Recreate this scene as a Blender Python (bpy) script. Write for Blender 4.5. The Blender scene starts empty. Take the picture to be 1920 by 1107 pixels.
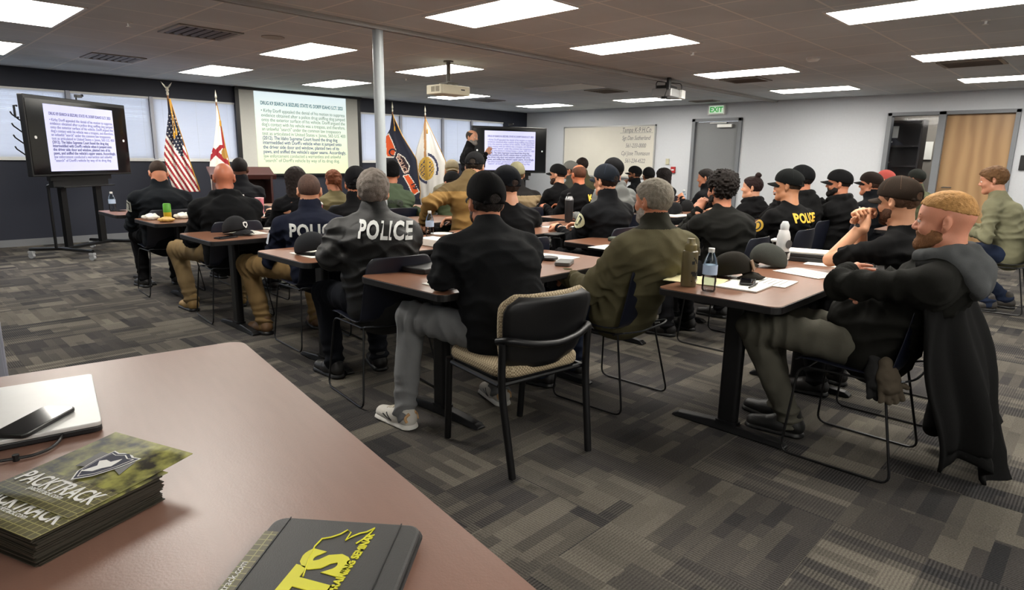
import bpy, bmesh, math, random
import numpy as np
from mathutils import Vector, Matrix
from mathutils.bvhtree import BVHTree
random.seed(7); rng = np.random.RandomState(3)
S = bpy.context.scene; COL = S.collection
PI = math.pi; rad = math.radians
CEIL = 2.475; EYE = 1.345; XR = 12.2; YB = 11.3; XL = -3.0; YN = -3.0

# ------------------------------------------------------------------ camera, world, lights, exposure
cam = bpy.data.cameras.new('camera'); camo = bpy.data.objects.new('camera', cam); COL.objects.link(camo)
S.camera = camo
F, YAW, PITCH, ROLL = 1183.3, rad(43.8657), rad(-12.2248), rad(0.9247)
fw = Vector((math.cos(YAW)*math.cos(PITCH), math.sin(YAW)*math.cos(PITCH), math.sin(PITCH)))
r0 = Vector((math.sin(YAW), -math.cos(YAW), 0)); u0 = r0.cross(fw)
r1 = r0*math.cos(ROLL) + u0*math.sin(ROLL); u1 = r1.cross(fw)
M = Matrix((r1, u1, -fw)).transposed().to_4x4(); M.translation = (0, 0, EYE)
camo.matrix_world = M
cam.sensor_width = 36; cam.lens = 36*F/1920; cam.clip_start = 0.05; cam.clip_end = 200
w = bpy.data.worlds.new('world'); S.world = w; w.use_nodes = True
bg = w.node_tree.nodes['Background']; bg.inputs[0].default_value = (0.86, 0.92, 1.0, 1); bg.inputs[1].default_value = 5.0
S.view_settings.view_transform = 'Standard'; S.view_settings.look = 'None'
S.view_settings.exposure = 0.0; S.view_settings.gamma = 1
LAMP = 26.0
S.cycles.max_bounces = 7; S.cycles.diffuse_bounces = 4; S.cycles.glossy_bounces = 3
S.cycles.transmission_bounces = 6; S.cycles.transparent_max_bounces = 8
S.cycles.caustics_reflective = False; S.cycles.caustics_refractive = False

# ------------------------------------------------------------------ materials
MATS = {}
def srgb(c):
    return tuple(((x/255)/12.92 if x/255 <= .04045 else ((x/255+.055)/1.055)**2.4) for x in c)
def mat(name, rgb, rough=.6, metal=0., emit=0., noise=0., nscale=30., bump=0., bscale=200., trans=0., spec=.5, alpha=1., stretch=None, sheen=0.):
    if name in MATS: return MATS[name]
    m = bpy.data.materials.new(name); m.use_nodes = True; MATS[name] = m
    nt = m.node_tree; b = nt.nodes['Principled BSDF']
    c = srgb(rgb) + (1,)
    b.inputs['Base Color'].default_value = c; b.inputs['Roughness'].default_value = rough
    b.inputs['Metallic'].default_value = metal; b.inputs['Specular IOR Level'].default_value = spec
    if trans: b.inputs['Transmission Weight'].default_value = trans; b.inputs['IOR'].default_value = 1.25
    if sheen: b.inputs['Sheen Weight'].default_value = sheen
    if emit:
        b.inputs['Emission Color'].default_value = c; b.inputs['Emission Strength'].default_value = emit
    tc = nt.nodes.new('ShaderNodeTexCoord'); src = tc.outputs['Object']
    if stretch:
        mp = nt.nodes.new('ShaderNodeMapping'); mp.inputs['Scale'].default_value = stretch
        nt.links.new(src, mp.inputs[0]); src = mp.outputs[0]
    n = nt.nodes.new('ShaderNodeTexNoise'); n.inputs['Scale'].default_value = nscale; n.inputs['Detail'].default_value = 5
    nt.links.new(src, n.inputs['Vector'])
    mx = nt.nodes.new('ShaderNodeMix'); mx.data_type = 'RGBA'
    k = max(noise, .04)
    mx.inputs[6].default_value = tuple(x*(1-k) for x in c[:3])+(1,); mx.inputs[7].default_value = tuple(min(1, x*(1+k)) for x in c[:3])+(1,)
    nt.links.new(n.outputs[0], mx.inputs[0]); nt.links.new(mx.outputs[2], b.inputs['Base Color'])
    if bump:
        n2 = nt.nodes.new('ShaderNodeTexNoise'); n2.inputs['Scale'].default_value = bscale; n2.inputs['Detail'].default_value = 3
        nt.links.new(tc.outputs['Object'], n2.inputs['Vector'])
        bp = nt.nodes.new('ShaderNodeBump'); bp.inputs['Strength'].default_value = bump; bp.inputs['Distance'].default_value = .004
        nt.links.new(n2.outputs[0], bp.inputs['Height']); nt.links.new(bp.outputs[0], b.inputs['Normal'])
    return m
def clear(name, rgb, gl=.05, k=.9):   # thin clear plastic or glass: see-through with a sheen at grazing angles
    if name in MATS: return MATS[name]
    m = bpy.data.materials.new(name); m.use_nodes = True; MATS[name] = m; nt = m.node_tree; nt.nodes.clear(); L = nt.links
    o = nt.nodes.new('ShaderNodeOutputMaterial'); t = nt.nodes.new('ShaderNodeBsdfTransparent'); g = nt.nodes.new('ShaderNodeBsdfGlossy'); x = nt.nodes.new('ShaderNodeMixShader'); f_ = nt.nodes.new('ShaderNodeLayerWeight')
    t.inputs[0].default_value = srgb(rgb)+(1,); g.inputs['Roughness'].default_value = gl; f_.inputs[0].default_value = .25
    mm = nt.nodes.new('ShaderNodeMath'); mm.operation = 'MULTIPLY'; L.new(f_.outputs['Fresnel'], mm.inputs[0]); mm.inputs[1].default_value = k
    L.new(mm.outputs[0], x.inputs[0]); L.new(t.outputs[0], x.inputs[1]); L.new(g.outputs[0], x.inputs[2]); L.new(x.outputs[0], o.inputs[0]); return m
def cloth(rgb, rough=.88):
    k = .66 if max(rgb) < 64 else .92; rgb = tuple(int(v*k) for v in rgb)
    return mat('cloth_%d_%d_%d' % rgb, rgb, rough, bump=.35, bscale=420, noise=.12, nscale=14, spec=.14)
def hairm(rgb):
    return mat('hair_%d_%d_%d' % rgb, tuple(int(v*.85) for v in rgb), .7, noise=.5, nscale=70, bump=.9, bscale=190, spec=.18, stretch=(1, 1, .35))
def skin(rgb):
    return mat('skin_%d_%d_%d' % rgb, rgb, .48, noise=.07, nscale=25, bump=.12, bscale=260, spec=.45)
BLACK = mat('black_plastic', (11, 11, 13), .45)
BLKM = mat('black_powder_metal', (12, 12, 14), .4, metal=.2)
CHROME = mat('chrome', (200, 200, 200), .2, metal=1)
WHITE = mat('white_plastic', (225, 225, 222), .5)
PAPER = mat('paper', (228, 226, 218), .8)
GOLD = mat('gold_trim', (190, 140, 40), .4, metal=.4)
def carpet():
    m = bpy.data.materials.new('patterned_carpet_tile'); m.use_nodes = True; nt = m.node_tree; N = nt.nodes; L = nt.links
    b = N['Principled BSDF']; b.inputs['Roughness'].default_value = .95; b.inputs['Specular IOR Level'].default_value = .15
    tc = N.new('ShaderNodeTexCoord')
    def mth(op, a, c=None, v=None):
        n = N.new('ShaderNodeMath'); n.operation = op
        for i, q in enumerate((a, c, v)):
            if q is None: continue
            if isinstance(q, (int, float)): n.inputs[i].default_value = q
            else: L.new(q, n.inputs[i])
        return n.outputs[0]
    sp = N.new('ShaderNodeSeparateXYZ'); L.new(tc.outputs['Object'], sp.inputs[0])
    x, y = sp.outputs[0], sp.outputs[1]
    T = .61
    cx, cy = mth('FLOOR', mth('DIVIDE', x, T)), mth('FLOOR', mth('DIVIDE', y, T))
    par = mth('FLOORED_MODULO', mth('ADD', cx, cy), 2.0)
    cmb = N.new('ShaderNodeCombineXYZ'); L.new(x, cmb.inputs[0]); L.new(y, cmb.inputs[1])
    cmb2 = N.new('ShaderNodeCombineXYZ'); L.new(y, cmb2.inputs[0]); L.new(x, cmb2.inputs[1])
    sel = N.new('ShaderNodeMix'); sel.data_type = 'VECTOR'; L.new(par, sel.inputs[0]); L.new(cmb.outputs[0], sel.inputs[4]); L.new(cmb2.outputs[0], sel.inputs[5])
    def bricks(w_, h_, off, sq, ms=0.0):
        br = N.new('ShaderNodeTexBrick'); br.inputs['Scale'].default_value = 1; br.inputs['Brick Width'].default_value = w_
        br.inputs['Row Height'].default_value = h_; br.inputs['Mortar Size'].default_value = ms; br.offset = off; br.squash = sq; br.squash_frequency = 2
        br.inputs['Color1'].default_value = (0, 0, 0, 1); br.inputs['Color2'].default_value = (1, 1, 1, 1)
        L.new(sel.outputs[1], br.inputs['Vector']); return br.outputs[0]
    b1 = bricks(.305, .153, .37, 1.6); b2 = bricks(.203, .0508, .6, 2.1)
    mixb = mth('ADD', mth('MULTIPLY', b1, .62), mth('MULTIPLY', b2, .38))
    ramp = N.new('ShaderNodeValToRGB'); L.new(mixb, ramp.inputs[0])
    e = ramp.color_ramp.elements; e[0].position = 0; e[0].color = srgb((52, 52, 54))+(1,); e[1].position = 1; e[1].color = srgb((136, 129, 118))+(1,)
    for p_, c_ in ((.3, (74, 71, 70)), (.5, (88, 84, 80)), (.72, (112, 107, 98))):
        q = e.new(p_); q.color = srgb(c_)+(1,)
    # ribs
    sv = N.new('ShaderNodeSeparateXYZ'); L.new(sel.outputs[1], sv.inputs[0])
    rib = mth('SINE', mth('MULTIPLY', sv.outputs[0], 2*PI/.012))
    nz = N.new('ShaderNodeTexNoise'); nz.inputs['Scale'].default_value = 160; nz.inputs['Detail'].default_value = 4; L.new(tc.outputs['Object'], nz.inputs['Vector'])
    nl = N.new('ShaderNodeTexNoise'); nl.inputs['Scale'].default_value = 2.2; L.new(tc.outputs['Object'], nl.inputs['Vector'])
    fac = mth('ADD', mth('MULTIPLY', mth('MULTIPLY', rib, mth('SUBTRACT', 1.25, b1)), .34), mth('ADD', mth('MULTIPLY', nz.outputs[0], 1.1), mth('MULTIPLY', nl.outputs[0], .5)))
    vm = N.new('ShaderNodeVectorMath'); vm.operation = 'SCALE'; L.new(ramp.outputs[0], vm.inputs[0]); L.new(mth('MULTIPLY', mth('ADD', fac, .05), .78), vm.inputs[3])
    L.new(vm.outputs[0], b.inputs['Base Color'])
    bp = N.new('ShaderNodeBump'); bp.inputs['Strength'].default_value = .5; bp.inputs['Distance'].default_value = .003
    L.new(mth('ADD', mth('MULTIPLY', rib, .3), nz.outputs[0]), bp.inputs['Height']); L.new(bp.outputs[0], b.inputs['Normal'])
    return m
def tilem():
    m = bpy.data.materials.new('acoustic_ceiling_tile'); m.use_nodes = True; nt = m.node_tree; N = nt.nodes; L = nt.links
    b = N['Principled BSDF']; b.inputs['Roughness'].default_value = .9; b.inputs['Specular IOR Level'].default_value = .2
    tc = N.new('ShaderNodeTexCoord'); mp = N.new('ShaderNodeMapping'); mp.inputs['Location'].default_value = (-.35, .02, 0); L.new(tc.outputs['Object'], mp.inputs[0])
    br = N.new('ShaderNodeTexBrick'); br.offset = 0; br.inputs['Scale'].default_value = 1; br.inputs['Brick Width'].default_value = .61; br.inputs['Row Height'].default_value = .61
    br.inputs['Mortar Size'].default_value = .011; br.inputs['Mortar Smooth'].default_value = .3
    br.inputs['Color1'].default_value = srgb((206, 212, 216))+(1,); br.inputs['Color2'].default_value = srgb((197, 203, 207))+(1,)
    br.inputs['Mortar'].default_value = srgb((228, 228, 226))+(1,)
    L.new(mp.outputs[0], br.inputs['Vector'])
    n = N.new('ShaderNodeTexNoise'); n.inputs['Scale'].default_value = 90; n.inputs['Detail'].default_value = 6; L.new(tc.outputs['Object'], n.inputs['Vector'])
    n3 = N.new('ShaderNodeTexNoise'); n3.inputs['Scale'].default_value = 1.3; n3.inputs['Detail'].default_value = 3; L.new(tc.outputs['Object'], n3.inputs['Vector'])
    a = N.new('ShaderNodeMath'); a.operation = 'MULTIPLY_ADD'; L.new(n3.outputs[0], a.inputs[0]); a.inputs[1].default_value = .35; a.inputs[2].default_value = .82
    vm = N.new('ShaderNodeVectorMath'); vm.operation = 'SCALE'; L.new(br.outputs[0], vm.inputs[0]); L.new(a.outputs[0], vm.inputs[3]); L.new(vm.outputs[0], b.inputs['Base Color'])
    bp = N.new('ShaderNodeBump'); bp.inputs['Strength'].default_value = .35; bp.inputs['Distance'].default_value = .004
    L.new(n.outputs[0], bp.inputs['Height']); L.new(bp.outputs[0], b.inputs['Normal'])
    return m
WOODTOP = mat('mahogany_laminate', (122, 84, 64), .32, noise=.16, nscale=9, stretch=(1, 7, 1), spec=.5, bump=.05, bscale=300)
DESKTOP = mat('desk_laminate', (136, 102, 88), .38, noise=.1, nscale=7, stretch=(8, 1, 1), spec=.6, bump=.06, bscale=240)
NAVYSH = mat('navy_shell_plastic', (15, 19, 34), .4)

# ------------------------------------------------------------------ mesh helpers
def tag(o, label=None, cat=None, group=None, kind=None):
    if label: o['label'] = label
    if cat: o['category'] = cat
    if group: o['group'] = group
    if kind: o['kind'] = kind
    return o
def empty(name, loc=(0, 0, 0), rz=0, label=None, cat=None, group=None):
    o = bpy.data.objects.new(name, None); COL.objects.link(o); o.location = loc; o.rotation_euler = (0, 0, rz); o.empty_display_size = .1
    return tag(o, label, cat, group)
def mk(name, V, Fc, m, parent=None, smooth=False, mi=None, loc=None):
    me = bpy.data.meshes.new(name)
    if isinstance(V, np.ndarray) and isinstance(Fc, np.ndarray):
        k = Fc.shape[1]
        me.vertices.add(len(V)); me.vertices.foreach_set('co', V.astype(np.float32).ravel())
        me.loops.add(Fc.size); me.loops.foreach_set('vertex_index', Fc.astype(np.int32).ravel())
        me.polygons.add(len(Fc)); me.polygons.foreach_set('loop_start', np.arange(0, Fc.size, k, dtype=np.int32))
        me.update(calc_edges=True)
    else:
        me.from_pydata([tuple(v) for v in V], [], [tuple(f) for f in Fc]); me.update()
    for q in (m if isinstance(m, (list, tuple)) else [m]): me.materials.append(q)
    if mi is not None: me.polygons.foreach_set('material_index', np.asarray(mi, np.int32))
    if smooth: me.polygons.foreach_set('use_smooth', np.ones(len(me.polygons), bool))
    o = bpy.data.objects.new(name, me); COL.objects.link(o)
    if parent: o.parent = parent
    if loc: o.location = loc
    return o
class MB:
    def __init__(s): s.V = []; s.F = []
    def add(s, V, F_):
        n = len(s.V); s.V += [tuple(v) for v in V]; s.F += [tuple(i+n for i in f) for f in F_]; return s
    def box(s, c, d, rz=0, rx=0, ry=0):
        R = (Matrix.Rotation(rz, 3, 'Z') @ Matrix.Rotation(ry, 3, 'Y') @ Matrix.Rotation(rx, 3, 'X'))
        V = [Vector(c)+R@Vector((d[0]/2*a, d[1]/2*b, d[2]/2*e)) for a in (-1, 1) for b in (-1, 1) for e in (-1, 1)]
        return s.add(V, [(0, 1, 3, 2), (4, 6, 7, 5), (0, 4, 5, 1), (2, 3, 7, 6), (0, 2, 6, 4), (1, 5, 7, 3)])
    def tube(s, pts, r, n=8, closed=False):
        pts = [Vector(p) for p in pts]; m = len(pts); rr = r if isinstance(r, (list, tuple)) else [r]*m
        prev = None; V = []
        for i, p in enumerate(pts):
            if closed: t = pts[(i+1) % m]-pts[i-1]
            else: t = pts[min(i+1, m-1)]-pts[max(i-1, 0)]
            t.normalize()
            if prev is None:
                a = Vector((0, 0, 1)) if abs(t.z) < .9 else Vector((1, 0, 0)); u = t.cross(a).normalized()
            else: u = (prev-t*prev.dot(t)).normalized()
            prev = u; v = t.cross(u)
            V += [p+(u*math.cos(2*PI*j/n)+v*math.sin(2*PI*j/n))*rr[i] for j in range(n)]
        F_ = []
        for i in range(m if closed else m-1):
            for j in range(n):
                a, b = i*n+j, i*n+(j+1) % n; c, d = ((i+1) % m)*n+(j+1) % n, ((i+1) % m)*n+j
                F_.append((a, b, c, d))
        if not closed: F_ += [tuple(range(n-1, -1, -1)), tuple((m-1)*n+j for j in range(n))]
        return s.add(V, F_)
    def lathe(s, prof, n=20, c=(0, 0, 0)):
        V = [(c[0]+r*math.cos(2*PI*j/n), c[1]+r*math.sin(2*PI*j/n), c[2]+z) for r, z in prof for j in range(n)]
        F_ = [(i*n+j, i*n+(j+1) % n, (i+1)*n+(j+1) % n, (i+1)*n+j) for i in range(len(prof)-1) for j in range(n)]
        F_ += [tuple(range(n-1, -1, -1)), tuple((len(prof)-1)*n+j for j in range(n))]
        return s.add(V, F_)
    def slab(s, poly, z0, z1):
        n = len(poly); V = [(x, y, z0) for x, y in poly]+[(x, y, z1) for x, y in poly]
        F_ = [tuple(range(n-1, -1, -1)), tuple(range(n, 2*n))]+[(i, (i+1) % n, n+(i+1) % n, n+i) for i in range(n)]
        return s.add(V, F_)
    def build(s, name, m, parent=None, smooth=False, bevel=0, loc=None):
        o = mk(name, s.V, s.F, m, parent, smooth, loc=loc)
        if bevel:
            b = o.modifiers.new('b', 'BEVEL'); b.width = bevel; b.segments = 2; b.limit_method = 'ANGLE'
            if smooth is False: pass
        if smooth:
            try: o.data.set_sharp_from_angle(angle=rad(38))
            except Exception: pass
        return o
def rrect(w_, d_, r, n=5, c=(0, 0), off=0):
    P = []
    w_, d_, r = w_+2*off, d_+2*off, r+off
    for k, (sx, sy) in enumerate(((1, -1), (1, 1), (-1, 1), (-1, -1))):
        for i in range(n+1):
            a = (-PI/2+k*PI/2)+i/n*PI/2
            P.append((c[0]+sx*(w_/2-r)+r*math.cos(a), c[1]+sy*(d_/2-r)+r*math.sin(a)))
    return P
def smoothpath(pts, n=6, r=.04):
    out = [Vector(pts[0])]
    for i in range(1, len(pts)-1):
        a, b, c = Vector(pts[i-1]), Vector(pts[i]), Vector(pts[i+1])
        d1 = (a-b); d2 = (c-b); q = min(r, d1.length*.45, d2.length*.45)
        p, s_ = b+d1.normalized()*q, b+d2.normalized()*q
        out += [p.lerp(b, t).lerp(b.lerp(s_, t), t) for t in [j/n for j in range(n+1)]]
    return out+[Vector(pts[-1])]
def clone(o, parent=None):
    c = o.copy(); COL.objects.link(c); c.parent = parent
    for ch in o.children: clone(ch, c)
    return c
def textmesh(name, s, size, m, parent, mw, bold=0, align='CENTER', extrude=.0006, spacing=1., line=1., shear=0, sx=1., cut=0, kind=None):
    cu = bpy.data.curves.new(name, 'FONT'); cu.body = s; cu.size = size; cu.align_x = align; cu.offset = bold; cu.extrude = extrude
    cu.space_character = spacing; cu.space_line = line; cu.shear = shear; cu.resolution_u = 3
    t = bpy.data.objects.new(name, cu); COL.objects.link(t)
    me = bpy.data.meshes.new_from_object(t.evaluated_get(bpy.context.evaluated_depsgraph_get()))
    bpy.data.objects.remove(t)
    me.materials.clear(); me.materials.append(m); me.transform(Matrix.Diagonal((sx, 1, 1, 1)))
    o = bpy.data.objects.new(name, me); COL.objects.link(o); o.parent = parent; o.matrix_local = mw
    return o
def frame(origin, xdir, ydir):
    x = Vector(xdir).normalized(); y = Vector(ydir); y = (y-x*y.dot(x)).normalized(); z = x.cross(y)
    m = Matrix((x, y, z)).transposed().to_4x4(); m.translation = origin; return m

# ------------------------------------------------------------------ the shell of the room
def structure(name, mb, m, parent=None, **k):
    o = mb.build(name, m, parent, **k)
    if not parent: o['kind'] = 'structure'
    return o
T = .15
WALLW = mat('pale_grey_paint', (200, 203, 208), .75, bump=.1, bscale=300)
WALLN = mat('navy_wall_paint', (34, 38, 52), .6, bump=.1, bscale=300)
FRAMEG = mat('grey_door_frame_paint', (118, 121, 126), .45)
structure('floor', MB().box(((XL+XR)/2, (YN+YB)/2, -.05), (XR-XL+.3, YB-YN+.3, .1)), carpet())
fl = bpy.data.objects['floor']
structure('ceiling', MB().box(((XL+XR)/2, (YN+YB)/2, CEIL+.05), (XR-XL+.3, YB-YN+.3, .1)), tilem())
structure('wall_near', MB().box(((XL+XR)/2, YN-T/2, CEIL/2), (XR-XL, T, CEIL)), WALLW)
structure('wall_left', MB().box((XL-T/2, (YN+YB)/2, CEIL/2), (T, YB-YN, CEIL)), WALLW)
# front navy wall with the window band
SILL, HEAD = 1.235, 2.205
wins = [(-2.6, -.35), (-.3, 2.36), (2.40, 3.46), (3.50, 4.80), (7.29, 8.26), (8.30, 9.41), (9.45, 10.29), (10.33, 11.37)]
mb = MB(); yc = YB+T/2
mb.box(((XL+XR)/2, yc, SILL/2), (XR-XL, T, SILL)); mb.box(((XL+XR)/2, yc, (HEAD+CEIL)/2), (XR-XL, T, CEIL-HEAD))
edges = [XL]+[v for q in wins for v in q]+[XR]
for i in range(0, len(edges), 2):
    a, b = edges[i], edges[i+1]; mb.box(((a+b)/2, yc, (SILL+HEAD)/2), (b-a, T, HEAD-SILL))
structure('wall_front', mb, WALLN)
GLASS = clear('window_glass', (250, 252, 255)); BLIND = None
def blindmat():
    m = bpy.data.materials.new('white_blind_slat'); m.use_nodes = True; nt = m.node_tree; nt.nodes.clear()
    o = nt.nodes.new('ShaderNodeOutputMaterial'); d = nt.nodes.new('ShaderNodeBsdfDiffuse'); t = nt.nodes.new('ShaderNodeBsdfTranslucent'); x = nt.nodes.new('ShaderNodeMixShader')
    d.inputs[0].default_value = (.78, .79, .82, 1); t.inputs[0].default_value = (.75, .77, .82, 1); x.inputs[0].default_value = .5
    nt.links.new(d.outputs[0], x.inputs[1]); nt.links.new(t.outputs[0], x.inputs[2]); nt.links.new(x.outputs[0], o.inputs[0]); return m
BLIND = blindmat()
names = ['partly open at the far left behind the screen stand', 'left of the tall touch screen', 'behind the large left television', 'between the striped flag and the projection screen',
         'just right of the projection screen', 'behind the two right hand flags', 'behind the standing speaker', 'next to the room corner above the right television']
for i, (a, b) in enumerate(wins):
    z0, z1 = SILL, HEAD; c = (a+b)/2
    f = MB()
    for q in ((c, z0+.015, b-a, .03), (c, z1-.015, b-a, .03)): f.box((q[0], YB+.08, q[1]), (q[2], .05, q[3]))
    for q in (a+.015, b-.015): f.box((q, YB+.08, (z0+z1)/2), (.03, .05, z1-z0))
    wn = empty('window_%d' % (i+1), (0, 0, 0)); wn['kind'] = 'structure'
    f.build('window_frame', mat('window_aluminium', (190, 194, 200), .4), wn)
    MB().box((c, YB+.085, (z0+z1)/2), (b-a-.06, .006, z1-z0-.06)).build('pane', GLASS, wn)
    if i == 0: continue
    bl = empty('window_blind', (c, YB+.02, z0), 0, 'white horizontal slat blind '+names[i], 'window blind', 'window blinds along the navy wall')
    wd = b-a-.02; s = MB(); n = 48; H = z1-z0
    ang = rad(50 if i < 3 else 58)
    for k in range(n):
        z = .03+(H-.07)*k/(n-1)
        s.box((0, 0, z), (wd, .025, .0012), rx=ang+rad(random.uniform(-2.5, 2.5)))
    s.build('slats', BLIND, bl)
    MB().box((0, 0, H-.017), (wd, .035, .03)).build('head_rail', WHITE, bl); MB().box((0, 0, .012), (wd, .028, .018)).build('bottom_rail', WHITE, bl)
    cd = MB()
    for q in (-.4, 0, .4): cd.box((wd*q, -.016, H/2), (.003, .002, H-.04))
    cd.build('cord', WHITE, bl)
for k, x in enumerate((-.325, 2.38, 3.48, 8.28, 9.43, 10.31)): structure('trim_%d' % (k+10), MB().box((x, YB-.004, (SILL+HEAD)/2), (.05, .02, HEAD-SILL)), mat('mullion_grey', (176, 178, 188), .5))
structure('trim_1', MB().box(((XL+4.82)/2, YB-.012, SILL-.012), (4.82-XL, .03, .025)), WHITE)
structure('trim_2', MB().box(((7.27+11.39)/2, YB-.012, SILL-.012), (4.12, .03, .025)), WHITE)
BB = mat('grey_vinyl_base', (120, 122, 126), .6)
structure('baseboard_front', MB().box(((XL+XR)/2, YB-.006, .05), (XR-XL, .012, .1)), BB)
# right wall with a door, a sidelight and a wooden door
D1 = (5.66, 6.60); SL = (2.36, 3.02); D2 = (1.39, 2.26); DH = 2.13
mb = MB(); xc = XR+T/2
def yb(a, b, z0, z1): mb.box((xc, (a+b)/2, (z0+z1)/2), (T, b-a, z1-z0))
yb(YN, D2[0]-.06, 0, CEIL); yb(D2[0]-.06, SL[1]+.07, DH+.05, CEIL); yb(SL[1]+.07, D1[0]-.06, 0, CEIL); yb(D1[0]-.06, D1[1]+.06, DH+.06, CEIL); yb(D1[1]+.06, YB+T, 0, CEIL)
structure('wall_right', mb, WALLW)
structure('baseboard_right', MB().box((XR-.006, 4.3, .05), (.012, 2.3, .1)).box((XR-.006, 8.95, .05), (.012, 4.5, .1)).box((XR-.006, -.8, .05), (.012, 4.2, .1)), BB)
d = empty('door_1', (XR, 0, 0)); d['kind'] = 'structure'
f = MB()
for y in (D1[0]-.02, D1[1]+.02): f.box((.03, y, (DH+.06)/2), (.14, .07, DH+.06))
f.box((.03, (D1[0]+D1[1])/2, DH+.03), (.14, D1[1]-D1[0]+.11, .06)); f.build('door_frame', FRAMEG, d, bevel=.004)
MB().box((.05, (D1[0]+D1[1])/2, DH/2), (.045, D1[1]-D1[0]-.03, DH-.01)).build('door_panel', mat('grey_steel_door', (122, 124, 127), .5, bump=.05), d)
MB().box((-.01, 5.95, 2.04), (.07, .3, .06)).box((0, 6.1, 2.1), (.03, .35, .015)).build('door_closer', mat('closer_metal', (205, 205, 200), .35, metal=.3), d)
MB().tube([(.02, 5.76, 1.0), (-.04, 5.76, 1.0), (-.04, 5.88, 1.0)], .011).build('door_handle', CHROME, d)
d = empty('door_2', (XR, 0, 0)); d['kind'] = 'structure'
f = MB()
for y, w_ in ((D2[0]-.03, .06), ((D2[1]+SL[0])/2, SL[0]-D2[1]), (SL[1]+.035, .07)): f.box((.03, y, (DH+.05)/2), (.16, w_, DH+.05))
f.box((.03, (D2[0]+SL[1])/2, DH+.025), (.16, SL[1]-D2[0]+.12, .055)); f.box((.03, (SL[0]+SL[1])/2, .3), (.1, SL[1]-SL[0], .06)); f.build('door_frame', FRAMEG, d, bevel=.004)
def woodgrain():
    m = bpy.data.materials.new('birch_veneer'); m.use_nodes = True; nt = m.node_tree; b = nt.nodes['Principled BSDF']; b.inputs['Roughness'].default_value = .42
    tc = nt.nodes.new('ShaderNodeTexCoord'); mp = nt.nodes.new('ShaderNodeMapping'); mp.inputs['Scale'].default_value = (1, 2.4, .5); nt.links.new(tc.outputs['Object'], mp.inputs[0])
    wv = nt.nodes.new('ShaderNodeTexWave'); wv.inputs['Scale'].default_value = .7; wv.inputs['Distortion'].default_value = 9; wv.inputs['Detail'].default_value = 4; wv.bands_direction = 'Y'
    nt.links.new(mp.outputs[0], wv.inputs[0]); rp = nt.nodes.new('ShaderNodeValToRGB'); nt.links.new(wv.outputs[0], rp.inputs[0])
    rp.color_ramp.elements[0].color = srgb((150, 116, 80))+(1,); rp.color_ramp.elements[1].color = srgb((172, 138, 98))+(1,)
    nt.links.new(rp.outputs[0], b.inputs['Base Color']); return m
MB().box((.06, (D2[0]+D2[1])/2, DH/2), (.045, D2[1]-D2[0], DH-.01)).build('door_panel', woodgrain(), d)
MB().tube([(.04, 2.17, 1.0), (-.03, 2.17, 1.0), (-.03, 2.05, 1.0)], .011).lathe([(.025, 0), (.025, .01)], 12, (0, 2.17, .99)).build('door_handle', CHROME, d)
MB().box((.06, (SL[0]+SL[1])/2, (DH+.33)/2), (.006, SL[1]-SL[0], DH-.33)).build('sidelight_pane', GLASS, d)
# display room behind the sidelight
DARK = mat('office_dark_wall', (130, 124, 116), .8)
structure('wall_office', MB().box((XR+2.6, 2.4, CEIL/2), (.1, 4.6, CEIL)).box((XR+1.4, .1, CEIL/2), (2.5, .1, CEIL)).box((XR+1.4, 4.75, CEIL/2), (2.5, .1, CEIL)), DARK)
structure('trim_3', MB().box((XR+1.4, 2.4, CEIL+.02), (2.6, 4.7, .04)).box((XR+1.4, 2.4, -.03), (2.6, 4.7, .04)), DARK)
cb = empty('display_cabinet', (XR+.75, 3.2, 0), 0, 'dark wooden display cabinet seen through the tall sidelight beside the wooden door', 'cabinet')
DW = mat('espresso_wood', (46, 36, 32), .5)
f = MB()
for y in (-.5, .42): f.box((0, y, 1.05), (.36, .03, 2.1))
f.box((.17, -.04, 1.05), (.02, .93, 2.1)); f.build('case', DW, cb)
for z in (.5, 1.0, 1.32, 1.66, 2.08): MB().box((0, -.04, z), (.35, .9, .025)).build('shelf', DW, cb)
o = MB().box((0, 0, .1), (.02, .27, .2)).build('certificate', PAPER, None, loc=(XR+.66, 3.2, 1.8)); tag(o, 'framed cream certificate on the upper shelf of display cabinet', 'certificate')
tri = empty('flag_case', (XR+.66, 3.2, 1.6725), 0, 'triangular dark flag case with white stars on cabinet shelf', 'display case')
mk('case', [(0, -.24, 0), (0, .24, 0), (0, 0, .2), (.06, -.24, 0), (.06, .24, 0), (.06, 0, .2)], [(0, 2, 1), (3, 4, 5), (0, 1, 4, 3), (1, 2, 5, 4), (2, 0, 3, 5)], mat('dark_blue_felt', (40, 38, 50), .8), tri)
for y, z in ((0, .13), (-.05, .06), (.05, .06)): MB().lathe([(.014, -.014), (.016, 0), (.014, .014)], 6, (-.006, y, z)).build('star', WHITE, tri)
for k, (y, z) in enumerate(((3.42, 1.3325), (3.2, 1.3325))):
    o = MB().box((0, 0, .045), (.05, .08, .07), rx=.6).build('award_block', PAPER, None, loc=(XR+.66, y, z)); tag(o, ('left' if k == 0 else 'right')+' small white award block standing on the middle cabinet shelf', 'award', 'award blocks in the cabinet')
o = MB().box((0, 0, .17), (.02, .14, .34)).build('wall_plaque', PAPER, None, loc=(XR+2.52, 2.95, 1.45)); tag(o, 'tall cream plaque on the back wall seen beyond the display cabinet', 'plaque')
o = MB().box((0, 0, 0), (.6, 1.2, .02)).build('office_light', mat('office_lens', (255, 250, 240), .5, emit=14), None, loc=(XR+1.7, 2.7, CEIL-.02)); tag(o, 'ceiling light panel in the room beyond the sidelight', 'ceiling light')

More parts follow.
